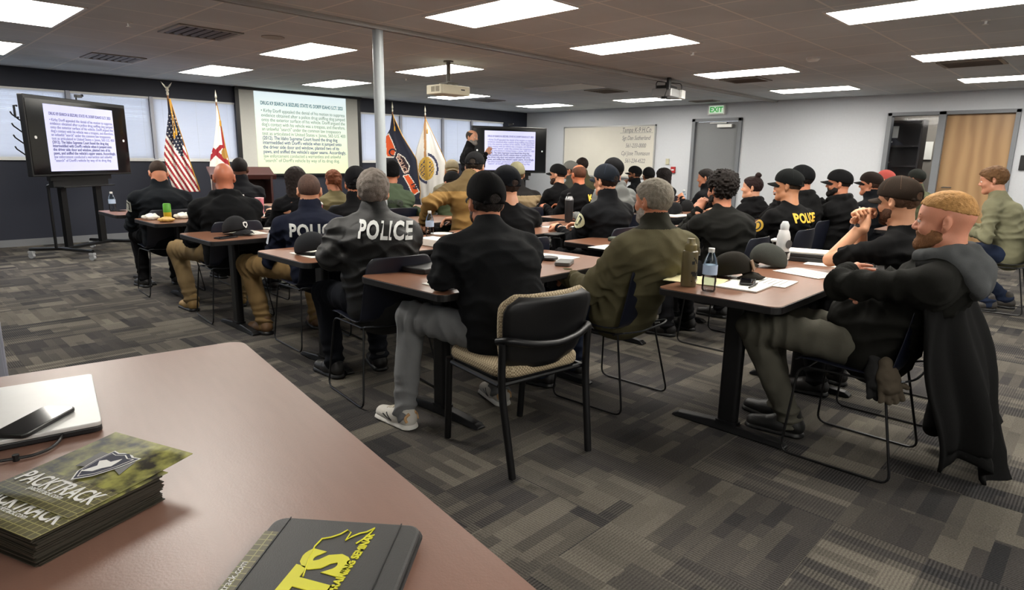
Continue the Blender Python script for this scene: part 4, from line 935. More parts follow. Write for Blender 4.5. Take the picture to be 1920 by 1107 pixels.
    def project(o, mat_l, axis, depth=.013):   # lay lettering on the garment
        nonlocal bvh
        if bvh is None: bvh = BVHTree.FromPolygons([Vector(v) for v in V0], [tuple(f) for f in Fj])
        bm = bmesh.new(); bm.from_mesh(o.data); bmesh.ops.transform(bm, matrix=mat_l, verts=bm.verts)
        ax = Vector(axis)
        u = mat_l.to_3x3() @ Vector((1, 0, 0))
        lo = min(v.co.dot(u) for v in bm.verts); hi = max(v.co.dot(u) for v in bm.verts); k = lo+.01
        while k < hi:
            bmesh.ops.bisect_plane(bm, geom=bm.verts[:]+bm.edges[:]+bm.faces[:], plane_co=u*k, plane_no=u); k += .012
        for v in bm.verts:
            h_ = bvh.ray_cast(v.co-ax*.5, ax, 1.5)
            if h_[0] is not None: v.co = h_[0]-ax*depth
        bm.to_mesh(o.data); bm.free(); o.matrix_local = Matrix.Identity(4); o.parent = r
    if text:
        for (s, size, col, dx, z, rl, fr) in text:
            # fr 'back' lies across the shoulder blades
            tm = textmesh('lettering', s, size, mat('print_%d_%d_%d' % col, col, .6), r, Matrix.Identity(4), bold=size*.035, sx=fr, extrude=0, spacing=1.09)
            ax = Rb@A3((0, 1, 0)); xx = Rb@A3((1, 0, 0)); o = nb+Rb@A3((dx, -.3, z)); m_ = frame(o, (xx[0], xx[1], 0) if rl == 0 else tuple(xx*math.cos(rl)+A3((0, 0, 1))*math.sin(rl)), (0, 0, 1))
            project(tm, m_, ax)
    if patch:
        for (si, col, w_, h_, zz, shp) in patch:   # sleeve patches on the outside of an upper arm
            a = (-1, 1)[si]; c = S_[si]*(1-zz)+E_[si]*zz; ax = Rb@A3((-a, .0 if shp != 'b' else .6, 0)); ax = ax/np.linalg.norm(ax); dn = (E_[si]-S_[si]); dn /= np.linalg.norm(dn)
            xx = np.cross(-dn, -ax); m_ = frame(c-ax*.3, tuple(xx), tuple(-dn))
            for kk, (q, colr) in enumerate(((1., col), (.72, (30, 34, 30) if col[0] > 150 else (200, 190, 120)), (.5, col))):
                pts = [(w_*q*math.cos(u_)*.5, h_*q*math.sin(u_)*.5) for u_ in np.linspace(0, 2*PI, 20, False)] if shp == 'o' else rrect(w_*q, h_*q, .006, 2)
                if shp == 'f' and kk: continue
                me = bpy.data.meshes.new('p'); me.from_pydata([(x, y, 0) for x, y in pts], [], [tuple(range(len(pts)))]); me.materials.append(mat('patch_%d_%d_%d' % colr, colr, .7))
                po = bpy.data.objects.new('sleeve_patch', me); COL.objects.link(po); project(po, m_, ax, (.009+.0012*kk))
    if watch is not False and watch is not None and watch is not True:
        i = watch; v = W_[i]-E_[i]; v /= np.linalg.norm(v); c = W_[i]-v*.035; b = MB()
        m_ = frame(c, tuple(np.cross(v, (0, 0, 1))), tuple(np.cross(v, np.cross(v, (0, 0, 1))))); w1 = MB().lathe([(.031, -.010), (.033, 0), (.031, .010)], 20); o = w1.build('watch', BLACK, r, True); o.matrix_local = frame(c, tuple(np.cross(v, (0, 0, 1))), tuple(-np.cross(v, np.cross(v, (0, 0, 1)))))
        dial = MB().lathe([(.021, 0), (.021, .01), (.015, .012)], 18).build('dial', mat('watch_dial', (70, 72, 70), .3), o, True); dial.matrix_local = frame((-.034, 0, 0), (0, 1, 0), (0, 0, 1))@Matrix.Identity(4)
    if chair is not None and not stand:
        off = fwd*.045; chair_at(root[0]+off[0], root[1]+off[1], rz, chair)
    return dict(r=r, hc=hc, nb=nb, S=S_, E=E_, W=W_, Rb=Rb, Rh=Rh, K=K_, A=A_, root=root, rz=rz)
BK = (25, 26, 29); WT = (214, 216, 214); YL = (226, 176, 50)
N1 = dict(vox=.0075, hvox=.0042); N2 = dict(vox=.009, hvox=.0055); N3 = dict(vox=.0125, hvox=.0075)
SK1, SK2, SK3, SK4 = (202, 146, 116), (186, 122, 92), (136, 88, 62), (90, 58, 44)
# nearest people
P1 = person('man in black pullover, black cap and grey trousers on the patterned office chair', 911, 379, 2.98, bw=84, tv=14, hv=22, jk='sweater', jc=(34, 35, 38), pc=(134, 135, 136), sc=(222, 218, 208), sole=True, hair=('short', (52, 46, 44)),
    cap=dict(c=(20, 20, 22), puff=.008), beard=(70, 56, 50), sk=SK2, lean=.17, g=1.15, sw=.195, feet=((-.31, .47), (.27, .42)), knees=((-.25, .45, .57), (.2, .44, .54)), arms=((( -.10, .36, .80), (-.9, .1, -.3), dict(e=(-.25, .17, .80))), 'table'), nbo=(0, -.055, -.125), **N1)
P2 = person('grey haired man in olive jacket leaning back between the two nearest tables', 1225, 378, 3.35, bw=92, tv=40, hv=48, jc=(92, 86, 64), cc=(62, 60, 48), cy=.015, pc=(38, 46, 66), hair=('short', (150, 142, 128)), beard=(176, 168, 158), sk=SK2, lean=-.15, side=.02, g=1.15, sw=.2, jk='coat',
    arms=(((-.17, .28, .70), (-.5, -.4, -.6)), ((.22, .12, .80), (.8, -.2, -.5))), chair='navy stacking chair under the grey haired man in olive jacket', **N1)
P3 = person('bearded man with short ginger hair in dark olive hoodie, arms crossed, nearest at right', 1772, 415, 2.6, bw=90, tv=74, hv=86, pitch=2, jk='hoodie', jc=(33, 33, 28), pc=(90, 88, 78), sc=(20, 20, 20), hair=('fade', (214, 160, 98)), beard=(150, 104, 70), hoodc=(84, 86, 88), sk=(208, 140, 112),
    lean=-.20, side=-.03, g=1.08, sw=.195, arms=(((.03, .15, .86), (0, 0, -1), dict(e=(-.26, .10, .84), d=(.9, -.1, -.1), n=(0, -1, 0), c=.3)), ((-.04, .10, .80), (0, 0, -1), dict(e=(.22, .03, .80), d=(-.9, 0, 0), n=(0, -1, 0), c=.3))), feet=((-.02, .36), (.13, .47)), knees=((-.2, .48, .57), (.02, .50, .58)), face=True, chair='navy stacking chair under the ginger bearded man at right', **N1)
P4 = person('man in brown cap with hands clasped at his mouth and black wristwatch', 1685, 378, 3.45, bw=90, tv=66, hv=58, pitch=6, jk='tee', jc=(20, 20, 22), pc=(30, 30, 32), hair=('short', (96, 70, 52)), cap=dict(c=(58, 44, 34)), beard=(90, 60, 44), sk=(206, 150, 116), lean=.16, face=True,
    arms=(((-.05, .30, 1.02), (-.6, .3, -1), dict(d=(.5, .15, .75), n=(.6, -.5, 0), c=.95)), ((.0, .33, 1.02), (.6, .3, -1), dict(d=(-.5, .15, .75), n=(-.6, -.5, 0), c=.95))), watch=0, chair='navy stacking chair under the man with brown cap and wristwatch', **N1)
P5 = person('grey haired man in black leather police jacket in front of the pillar', 700, 360, 3.55, bw=82, tv=-4, hv=-2, jk='coat', jc=(44, 44, 43), pc=(30, 32, 42), hair=('thick', (146, 136, 126)), sk=SK1, lean=.12, g=1.15, sw=.19, text=[('POLICE', .125, WT, .07, -.10, -.05, .66)],
    arms=(((-.12, .36, .80), (-1, .2, -.2), dict(e=(-.27, .12, .80))), 'table'), nbo=(0, -.035, -.135), chair='navy stacking chair under the man in leather police jacket', **N1)
P6 = person('man with buzzed hair in navy police K-9 jacket and khaki trousers', 580, 358, 4.5, bw=86, tv=0, hv=0, jc=(26, 33, 56), pc=(124, 100, 66), hair=('buzz', (92, 70, 60)), sk=SK1, lean=.10, g=1.15, sw=.2, text=[('POLICE', .12, (176, 178, 176), .02, -.15, 0, .8), ('K-9', .12, WT, .05, -.28, 0, .9)], feet=((-.24, .52), (.14, .44)), knees=((-.30, .58, .53), (.16, .5, .53)), sc=(96, 70, 44),
    patch=[(0, (190, 196, 206), .07, .09, .3, 'f')], chair='navy stacking chair under the man in navy K-9 jacket', **N2)
P7 = person('bald man in black hoodie and khaki trousers', 420, 333, 5.15, bw=84, tv=0, hv=0, jk='hoodie', jc=(22, 23, 26), pc=(140, 118, 84), hair=('bald', BK), sk=(182, 110, 82), lean=.08, g=1.2, sw=.205, feet=((-.24, .50), (.15, .44)), knees=((-.29, .58, .53), (.16, .5, .53)), sc=(150, 120, 70), chair='navy stacking chair under the bald man in hoodie', **N2)
P8 = person('officer in dark uniform bending his head down at the far left table', 297, 325, 6.1, bw=86, tv=4, hv=8, pitch=34, jc=(22, 28, 36), pc=(20, 20, 24), hair=('buzz', (60, 46, 38)), sk=SK2, lean=.12, g=1.25, sw=.21, patch=[(0, (190, 190, 180), .08, .1, .25, 'b')], nbo=(0, -.05, -.14), chair='navy stacking chair under the officer bending his head', **N2)
P9 = person('dark haired man in black before the lectern', 450, 317, 6.6, bw=88, tv=-12, hv=-10, jc=(26, 28, 34), hair=('buzz', (26, 22, 20)), sk=SK4, lean=.08, g=1.15, chair='navy stacking chair under the man seated before the lectern', **N2)
P10 = person('woman with long straight dark hair below the projection screen', 555, 337, 6.05, bw=86, tv=-5, hv=-6, jk='sweater', jc=(20, 21, 25), hair=('long', (44, 36, 34)), sk=SK1, lean=.08, sw=.15, g=.88, chair='navy stacking chair under the woman with long dark hair', **N2)
P11 = person('woman in khaki vest with copper hair pinned up', 625, 339, 7.0, bw=86, tv=15, hv=25, jk='sweater', jc=(112, 104, 74), hair=('lowbun', (112, 62, 36)), sk=SK2, lean=.08, sw=.15, g=.92, chair='navy stacking chair under the woman with copper hair', **N2)
P12 = person('person in black cap and black shirt mostly behind the grey haired leather jacket', 668, 345, 4.9, bw=86, tv=0, hv=0, jc=(20, 20, 23), hair=('short', BK), cap=dict(c=(22, 22, 26)), sk=SK2, lean=.1, chair='navy stacking chair under the half hidden black capped person', **N2)
P13 = person('person in green hooded sweatshirt and black beanie right of the pillar', 733, 327, 6.7, bw=80, tv=-5, hv=10, jk='hoodie', jc=(84, 98, 78), hair=('beanie', (16, 16, 18)), sk=SK2, lean=.08, g=1.05, text=[('K 9', .13, (40, 48, 40), .04, -.20, 0, 1.), ('UNIT', .05, (40, 48, 40), .04, -.14, 0, 1.)], chair='navy stacking chair under the person in green hood', **N2)
P14 = person('person in green jacket and black cap leaning forward over papers', 848, 344, 7.0, bw=95, tv=35, hv=20, pitch=22, jc=(66, 76, 54), hair=('short', (40, 30, 26)), cap=dict(c=(26, 26, 28)), sk=SK2, lean=.22, side=.16, g=1.1, nbo=(-.08, -.07, -.11), arms=(((-.26, .38, .79), (-1, 0, -.4)), 'table'), chair='navy stacking chair under the person in green jacket', **N3)
P15 = person('person in tan canvas jacket and black cap leaning on an elbow', 890, 313, 5.7, bw=98, tv=30, hv=-10, pitch=14, jk='coat', jc=(136, 106, 60), cc=(92, 76, 48), pc=(40, 38, 40), hair=('short', (50, 40, 34)), cap=dict(c=(24, 24, 26)), sk=SK1, lean=.20, side=.20, g=1.15, sw=.2, nbo=(-.10, -.07, -.13), arms=(((-.28, .38, .79), (-1, 0, -.4)), 'table'), chair='navy stacking chair under the tan jacket', **N2)
P17 = person('person in pale camouflage cap in front of the white flag', 847, 320, 8.0, bw=85, tv=10, hv=5, jc=(120, 116, 100), hair=('short', (150, 130, 90)), cap=dict(c=(150, 140, 116), back=True, open=False), sk=SK1, lean=.1, chair='navy stacking chair under the pale camouflage cap', **N3)
P18 = person('person in dark navy cap with neck cord behind the nearest black capped man', 950, 348, 4.35, bw=88, tv=30, hv=30, jk='tee', jc=(20, 20, 24), hair=('short', (60, 46, 40)), cap=dict(c=(24, 27, 34)), sk=SK1, lean=.06, nbo=(0, -.035, -.125), chair='navy stacking chair under the person with neck cord', **N2)
P19 = person('person in beige jacket with dark shoulders and khaki cap', 969, 327, 7.0, bw=88, tv=12, hv=10, jc=(146, 128, 98), cc=(44, 42, 42), hair=('short', (110, 90, 60)), cap=dict(c=(146, 142, 114)), sk=SK1, lean=.06, g=1.15, sw=.2, chair='navy stacking chair under the beige jacket', **N2)
P20 = person('bearded man in black cap and black shirt with white back print', 1046, 328, 8.0, bw=92, tv=40, hv=62, jk='sweater', jc=(18, 18, 20), hair=('buzz', (60, 40, 32)), cap=dict(c=(22, 22, 24)), beard=(66, 44, 34), sk=SK1, lean=.04, g=1.1, text=[('K9', .18, WT, .05, -.24, 0, .9)], face=True, chair='navy stacking chair under the bearded man before the right television', **N3)
P21 = person('man with shaved head and black strap in black shirt', 1085, 328, 7.4, bw=92, tv=30, hv=28, jk='sweater', jc=(18, 18, 20), hair=('ring', (96, 60, 44)), sk=(186, 110, 76), lean=.04, text=[('K-9', .10, YL, .10, -.14, 0, 1.)], chair='navy stacking chair under the shaven headed man', **N3)
P22 = person('person in grey cap half hidden behind the shaven headed man', 1070, 320, 9.0, bw=92, tv=40, hv=70, jc=(70, 70, 62), hair=('short', (60, 46, 40)), cap=dict(c=(120, 120, 116)), sk=SK2, chair='navy stacking chair under the grey capped person', **N3)
P23 = person('man with short dark hair in camouflage against the whiteboard', 1091, 311, 9.6, bw=92, tv=40, hv=35, jc=(84, 82, 60), hair=('short', (44, 34, 30)), sk=SK3, chair='navy stacking chair under the man in camouflage', **N3)
P24 = person('man in navy cap and black police jacket with round shoulder patch', 1136, 340, 5.1, bw=90, tv=42, hv=46, jc=(26, 28, 33), hair=('short', (46, 34, 28)), cap=dict(c=(40, 47, 60)), sk=SK1, lean=.04, g=1.1, sw=.19, patch=[(0, (206, 208, 172), .105, .125, .25, 'o')], chair='navy stacking chair under the man with round shoulder patch', **N2)
P25 = person('person in grey hooded sweatshirt and black cap behind the navy cap', 1150, 322, 6.3, bw=90, tv=36, hv=40, jk='hoodie', jc=(120, 122, 120), hair=('short', (40, 32, 28)), cap=dict(c=(26, 26, 30)), sk=SK2, chair='navy stacking chair under the grey hooded person', **N3)
P26 = person('man in black cap facing left beside the whiteboard edge', 1190, 327, 10.4, bw=92, tv=60, hv=75, jc=(24, 26, 30), hair=('short', (34, 28, 26)), cap=dict(c=(22, 22, 24)), beard=(40, 30, 26), sk=SK3, face=True, arms=('chin', 'table'), chair='navy stacking chair under the left facing black capped man', **N3)
P27 = person('person in black cap seen from behind above the grey haired man', 1216, 331, 9.4, bw=92, tv=20, hv=20, jc=(22, 22, 26), hair=('short', (34, 28, 26)), cap=dict(c=(20, 20, 22)), sk=SK3, chair='navy stacking chair under the black cap seen from behind', **N3)
P28 = person('woman with dark hair tied back near the red fire alarm', 1243, 330, 9.8, bw=92, tv=40, hv=55, jk='sweater', jc=(22, 22, 26), hair=('long', (30, 24, 24)), sk=SK3, sw=.15, g=.9, face=True, chair='navy stacking chair under the woman near the fire alarm', **N3)
P29 = person('man in glasses holding a phone before the grey door', 1323, 334, 8.5, bw=92, tv=60, hv=80, pitch=5, jc=(24, 24, 28), hair=('short', (34, 28, 26)), sk=SK2, face=True, arms=(((-.16, .3, .86), (-.5, -.2, -1)), 'table'), chair='navy stacking chair under the man holding a phone', **N3)
P30 = person('man with curly dark hair in black long sleeve top, chin on hand', 1352, 357, 4.65, bw=90, tv=36, hv=44, jk='sweater', jc=(30, 29, 27), hair=('curly', (36, 30, 28)), beard=(34, 28, 26), sk=SK2, lean=.14, g=1.15, sw=.195, arms=('chin', 'table'), chair='navy stacking chair under the man with curly hair', **N2)
P31 = person('woman with top bun in black hooded top', 1410, 352, 7.0, bw=92, tv=50, hv=84, jk='hoodie', jc=(22, 22, 25), hair=('bun', (44, 28, 28)), sk=SK1, sw=.15, g=.9, face=True, chair='navy stacking chair under the woman with top bun', **N2)
P32 = person('man in black cap and black shirt with yellow police lettering', 1478, 349, 5.15, bw=88, tv=46, hv=74, jk='tee', jc=(20, 20, 22), hair=('buzz', (60, 46, 36)), cap=dict(c=(26, 30, 30)), sk=(190, 132, 96), lean=.0, g=1.05, sw=.19, face=True, text=[('POLICE', .10, YL, .06, -.13, 0, .8), ('K-9', .08, YL, .10, -.24, 0, .9)], patch=[(0, (196, 156, 50), .09, .11, .3, 'o')], chair='navy stacking chair under the man with yellow lettering', **N2)
P33 = person('person in black cap directly behind the yellow lettered shirt', 1503, 337, 6.0, bw=90, tv=60, hv=60, jk='hoodie', jc=(22, 22, 24), hair=('short', (34, 28, 26)), cap=dict(c=(22, 24, 26)), sk=SK2, arms=('chin', 'chin'), chair='navy stacking chair under the hidden black capped person', **N3)
P34 = person('bearded man in black cap and hoodie with flag patch on his sleeve', 1573, 345, 6.1, bw=92, tv=62, hv=86, jk='hoodie', jc=(22, 22, 24), hair=('buzz', (30, 24, 22)), cap=dict(c=(22, 22, 24)), beard=(34, 26, 24), sk=SK2, lean=.02, g=1.1, sw=.19, face=True, patch=[(0, (150, 154, 158), .10, .08, .55, 'f')], text=[('K-9', .09, WT, .08, -.12, 0, .8), ('UNIT', .07, WT, .08, -.22, 0, .8)],
    arms=(((-.16, .40, 1.03), (-.4, .3, -1), dict(d=(.3, .3, .8), n=(.6, -.3, 0), c=1.)), ((-.08, .42, 1.03), (.6, .3, -1), dict(d=(-.3, .3, .8), n=(-.6, -.3, 0), c=1.))), chair='navy stacking chair under the bearded man with sleeve flag', **N2)
P35 = person('man in brown cap with dark brim facing left', 1632, 346, 6.9, bw=92, tv=60, hv=82, jc=(24, 26, 32), hair=('short', (70, 50, 40)), cap=dict(c=(54, 42, 36), brim=(26, 24, 24)), sk=SK2, face=True, chair='navy stacking chair under the left facing brown capped man', **N3)
P36 = person('person in salmon red cap in the far right rows', 1660, 338, 8.6, bw=92, tv=60, hv=70, jc=(110, 90, 70), hair=('short', (90, 60, 44)), cap=dict(c=(196, 92, 84)), sk=SK1, chair='navy stacking chair under the salmon red cap', **N3)
P37 = person('person in grey and black cap and camouflage before the sidelight', 1718, 336, 8.7, bw=92, tv=50, hv=55, jc=(98, 102, 78), hair=('short', (60, 44, 36)), cap=dict(c=(56, 58, 54)), sk=SK2, chair='navy stacking chair under the person before the sidelight', **N3)
P38 = person('man in olive sweater and jeans leaning on the table at far right', 1862, 338, 5.95, bw=92, tv=78, hv=88, pitch=12, jk='sweater', jc=(142, 140, 112), pc=(42, 52, 74), sc=(60, 56, 52), hair=('thick', (128, 92, 60)), sk=(200, 140, 112), lean=.22, face=True, nbo=(0, -.06, -.15), feet=((-.14, .12), (.12, .0)), chair='navy stacking chair under the man in olive sweater', **N2)
P39 = person('balding bearded instructor in black standing with raised hand', 885, 258, 10.3, bw=-38, tv=-92, hv=-128, stand=True, jc=(20, 20, 23), pc=(24, 24, 28), hair=('ring', (70, 62, 56)), beard=(150, 144, 138), sk=SK1, lean=.0, g=1.12, sw=.195, face=True, group='people standing', vox=.009, hvox=.0055,
    arms=('down', ((.04, .23, 1.42), (.6, -.3, -1), dict(d=(-.3, .6, .7), n=(-1, 0, 0), c=.25))))
# ------------------------------------------------------------------ the patterned office chair
def weave():
    m = bpy.data.materials.new('tan_woven_fabric'); m.use_nodes = True; nt = m.node_tree; b = nt.nodes['Principled BSDF']; b.inputs['Roughness'].default_value = .9
    tc = nt.nodes.new('ShaderNodeTexCoord'); ck = nt.nodes.new('ShaderNodeTexChecker'); ck.inputs['Scale'].default_value = 130
    ck.inputs[1].default_value = srgb((186, 170, 140))+(1,); ck.inputs[2].default_value = srgb((128, 112, 88))+(1,); nt.links.new(tc.outputs['Object'], ck.inputs[0]); nt.links.new(ck.outputs[0], b.inputs['Base Color']); return m
WV = weave()
oc = empty('office_chair', (2.04, 1.92, 0), rad(-7.8), 'four legged chair with tan woven upholstery and black plastic back, nearest the camera', 'chair')
def panel(y0, ycurve, z0, z1, w0, w1, n=14, m_=12, tilt=.1, rr=.07):
    V = []; Fc = []
    for i in range(m_+1):
        t = i/m_; z = z0+(z1-z0)*t; w_ = w0+(w1-w0)*math.sin(t*PI/2)
        e = min(t, 1-t)*(z1-z0); cut = rr-math.sqrt(max(0, rr*rr-(rr-e)**2)) if e < rr else 0
        for j in range(n+1):
            u = -1+2*j/n; V.append(((w_-cut)*u, y0-tilt*t+ycurve*u*u, z))
    for i in range(m_):
        for j in range(n): Fc.append((i*(n+1)+j, i*(n+1)+j+1, (i+1)*(n+1)+j+1, (i+1)*(n+1)+j))
    return V, Fc
V, Fc = panel(-.205, .05, .47, .785, .20, .245, tilt=.06)
o = mk('back_shell', V, Fc, BLACK, oc, True); q = o.modifiers.new('s', 'SOLIDIFY'); q.thickness = .012; q.offset = 1
V, Fc = panel(-.178, .05, .475, .795, .205, .25, tilt=.06)
o = mk('back_cushion', V, Fc, WV, oc, True); q = o.modifiers.new('s', 'SOLIDIFY'); q.thickness = .04; q.offset = 0; q = o.modifiers.new('b', 'BEVEL'); q.width = .014; q.segments = 3; q.limit_method = 'ANGLE'
MB().slab(rrect(.47, .46, .09, c=(0, .03)), .43, .48).build('seat_cushion', WV, oc, True, bevel=.016)
MB().slab(rrect(.44, .42, .08, c=(0, .03)), .412, .432).build('seat_pan', BLACK, oc)
def leg(pts, nm): 
    b = MB(); b.tube(pts, [.017]*len(pts), 10); b.build(nm, BLKM, oc, True)
leg(smoothpath([(-.225, -.26, .012), (-.245, -.20, .40), (-.245, -.205, .60)], 5, .08), 'leg'); leg(smoothpath([(.225, -.26, .012), (.245, -.20, .40), (.245, -.205, .60)], 5, .08), 'leg')
leg([(-.225, .25, .012), (-.232, .22, .43)], 'leg'); leg([(.225, .25, .012), (.232, .22, .43)], 'leg')
leg(smoothpath([(-.245, -.17, .60), (-.235, -.225, .615), (-.12, -.265, .59), (0, -.28, .58), (.12, -.265, .59), (.235, -.225, .615), (.245, -.17, .60)], 4, .04), 'back_rail')
MB().tube([(-.23, .2, .41), (.23, .2, .41)], .012).tube([(-.24, -.18, .41), (.24, -.18, .41)], .012).tube([(-.24, -.18, .41), (-.23, .2, .41)], .012).tube([(.24, -.18, .41), (.23, .2, .41)], .012).build('seat_rail', BLKM, oc)
MB().box((.17, -.10, .385), (.1, .004, .07), rx=.5).build('white_tag', PAPER, oc)

# ------------------------------------------------------------------ things lying about
def at(px, py, z=.742):
    q = ray(px, py); q = q/q[2]*(z-EYE); return Vector((q[0], q[1], z))
def paper(px, py, lab, rz=0, w_=.216, h_=.279, m=PAPER, nm='paper_sheet', cat='paper', t=.003, z=.742, xy=None):
    p = at(px, py, z) if xy is None else Vector((xy[0], xy[1], z)); o = MB().box((0, 0, t/2), (w_, h_, t)).build(nm, m, None); o.location = p+Vector((0, 0, .0005)); o.rotation_euler = (0, 0, rad(rz)); return tag(o, lab, cat, 'papers on the tables' if nm == 'paper_sheet' else None)
INK = mat('print_grey', (110, 110, 100), .8)
def printed(px, py, lab, rz, **k):
    o = paper(px, py, lab, rz, **k); b = MB()
    for i in range(9): b.box((-.01+.008*((i*7) % 3), .11-i*.026, .0038), (.13+.02*((i*5) % 3), .004, .0006))
    b.build('printed_lines', INK, o); return o
def bottle(px, py, lab, r=.032, h=.2, capc=WHITE, water=.6, z=.742, xy=None):
    e = empty('water_bottle', at(px, py, z) if xy is None else (xy[0], xy[1], z), 0, lab, 'bottle', 'plastic water bottles')
    pr = [(r*.85, .001), (r, .012), (r*.95, .03), (r, .05), (r*.93, .07), (r, .09), (r*.97, h*.62), (r*.85, h*.74), (r*.45, h*.88), (r*.38, h*.93)]
    MB().lathe(pr, 20).build('body', clear('clear_plastic', (222, 230, 234), .08, 1.6), e, True)
    MB().lathe([(r*1.01, h*.40), (r*1.01, h*.62)], 20).build('label', mat('bottle_label', (176, 196, 222), .5), e, True)
    MB().lathe([(r*.42, h*.91), (r*.44, h*.93), (r*.44, h), (r*.4, h*1.005)], 14).build('cap', capc, e, True); return e
def tcap(px, py, lab, col, rz, brim=None, badge=False, z=.742, patch=None, xy=None):
    p = at(px, py, z) if xy is None else Vector((xy[0], xy[1], z)); V, Fc = cap_mesh(np.eye(3), A3((0, 0, 0)), .006, False, .012); V *= .9; V[:, 2] -= V[:, 2].min()-.001; o = mk('baseball_cap', V, Fc, cloth(col), None, True); o.location = p; o.rotation_euler = (0, 0, rad(rz)); tag(o, lab, 'cap', 'caps resting on tables')
    bv, bf = brim_mesh(np.eye(3), A3((0, 0, 0)), z0=.040, L=.092, curve=.03); bv *= .9; bv[:, 2] += .006-.012*(bv[:, 1] > .13); mk('brim', bv, bf, cloth(brim or col), o, True)
    if badge:
        sh = [(0, .024), (.02, .018), (.02, -.004), (0, -.026), (-.02, -.004), (-.02, .018)]
        b = MB(); b.add([(x, .107-.25*(z_+.02), .077+z_) for x, z_ in sh], [tuple(range(6))[::-1]]).build('badge', WHITE, o)
        b = MB(); b.add([(x*.6, .1085-.25*(z_*.6+.02), .077+z_*.6) for x, z_ in sh], [tuple(range(6))[::-1]]).build('badge_inner', cloth(col), o)
    if patch: MB().box((0, .101, .074), (.06, .006, .055), rx=.35).build('patch', mat('leather_patch', patch, .7), o)
    return o
def phone(px, py, lab, rz, z=.742, m=BLACK, xy=None, s=1.):
    p = at(px, py, z) if xy is None else Vector((xy[0], xy[1], z)); o = MB().slab(rrect(.075*s, .155*s, .012), 0, .009).build('smartphone', m, None, bevel=.002); o.location = p; o.rotation_euler = (0, 0, rad(rz)); tag(o, lab, 'phone')
    MB().slab(rrect(.068*s, .148*s, .01), .009, .0095).build('screen', mat('phone_glass', (14, 14, 18), .08), o); return o
# nearest table (right)
e = empty('sports_bottle', at(1290, 536), rad(20), 'olive brown sports bottle with square lid loop and black decals', 'bottle')
MB().lathe([(.036, .001), (.038, .01), (.0385, .16), (.037, .172), (.026, .18)], 28).build('body', mat('smoky_olive_plastic', (96, 86, 58), .3, spec=.6), e, True)
MB().lathe([(.029, .176), (.030, .185), (.028, .205), (.021, .212), (.018, .235), (.001, .236)], 20).build('lid', mat('lid_olive', (110, 98, 58), .4), e, True)
MB().tube(smoothpath([(.02, 0, .22), (.058, 0, .22), (.058, 0, .18), (.028, 0, .18)], 4, .012), .0055).build('carry_loop', mat('loop_cream', (176, 166, 130), .4), e)
b = MB()
for k in range(26):
    a = rad(-150+((k*47) % 130)); zz = .03+((k*31) % 100)/100*.12; b.box((.0388*math.cos(a), .0388*math.sin(a), zz), (.001, .006+.008*((k*13) % 3), .004+.012*((k*7) % 4)/3), rz=a)
b.build('decals', mat('decal_black', (20, 20, 20), .6), e)
b = MB()
for k in range(7): a = rad(-52+k*.5); b.box((.0392*math.cos(a), .0392*math.sin(a), .06+k*.014), (.001, .007+.004*(k % 2), .005), rz=a)
b.build('white_rifle_outline', WHITE, e)
textmesh('label_text', 'TAKE YOUR LIFE', .010, WHITE, e, frame((-.008, -.0395, .028), (1, 0, 0), (0, 0, 1)))
bottle(1328, 546, 'half full clear water bottle nearest, beside the sports bottle', .034, .205)
tcap(1372, 520, 'dark brown cap with square patch lying on nearest table', (52, 48, 40), -165, patch=(110, 84, 60))
printed(1432, 528, 'white printed sheet under the phone on nearest table', 4)
paper(1395, 538, 'white notepad near the table corner under the pen', 3, h_=.2, t=.006)
phone(1402, 530, 'black phone lying on the white sheet of nearest table', -68, z=.752)
o = MB().tube([(-.07, 0, .004), (.07, 0, .004)], .004, 8).build('pen', BLACK, None); o.location = at(1412, 537, .752); o.rotation_euler = (0, 0, rad(8)); tag(o, 'black pen on the notepad of nearest table', 'pen')
paper(1305, 526, 'yellowish sheet behind the sports bottle', 12, m=mat('cream_paper', (214, 206, 160), .8))
e = empty('iced_drink_cup', (4.02, 1.54, .742), 0, 'clear plastic iced drink cup with lid and straw', 'cup')
MB().lathe([(.030, .001), (.044, .12)], 24).build('cup', clear('clear_cup', (224, 226, 222), .12, 1.5), e, True)
MB().lathe([(.046, .118), (.047, .128), (.03, .136), (.004, .137)], 24).build('lid', WHITE, e, True); MB().tube([(.004, 0, .02), (-.006, 0, .19)], .0045).build('straw', WHITE, e)
MB().lathe([(.029, .003), (.034, .045)], 24).build('drink', mat('milky_drink', (190, 186, 160), .3), e, True)
e = empty('insulated_bottle', at(1464, 497), rad(10), 'tall black and white sticker covered bottle behind the grey cap', 'bottle')
MB().lathe([(.036, .001), (.038, .01), (.038, .17), (.030, .20), (.022, .215)], 26).build('body', mat('bottle_mixed', (206, 206, 206), .4, noise=.1), e, True)
MB().lathe([(.0385, .03), (.0385, .085)], 26).build('black_band', BLACK, e, True); textmesh('lettering', 'LIV', .05, WHITE, e, frame((-.005, -.0395, .04), (1, 0, 0), (0, 0, 1)), bold=.002)
MB().lathe([(.024, .213), (.026, .24), (.015, .262), (.001, .264)], 20).build('lid', mat('lid_pale', (200, 204, 206), .4), e, True)
MB().lathe([(.026, 0), (.026, .002)], 20).build('round_sticker', mat('sticker_grey', (70, 72, 74), .5), e, True).matrix_local = frame((-.02, -.036, .13), (.87, -.5, 0), (0, 0, 1))
tcap(1437, 500, 'grey washed cap with pale lining beside the iced drink cup', (66, 68, 64), 20, brim=(92, 92, 84))
printed(1512, 513, 'printed cream sheet near the black folder', -14)
paper(1560, 497, 'blank sheet at the clasped hands man elbow', 6)
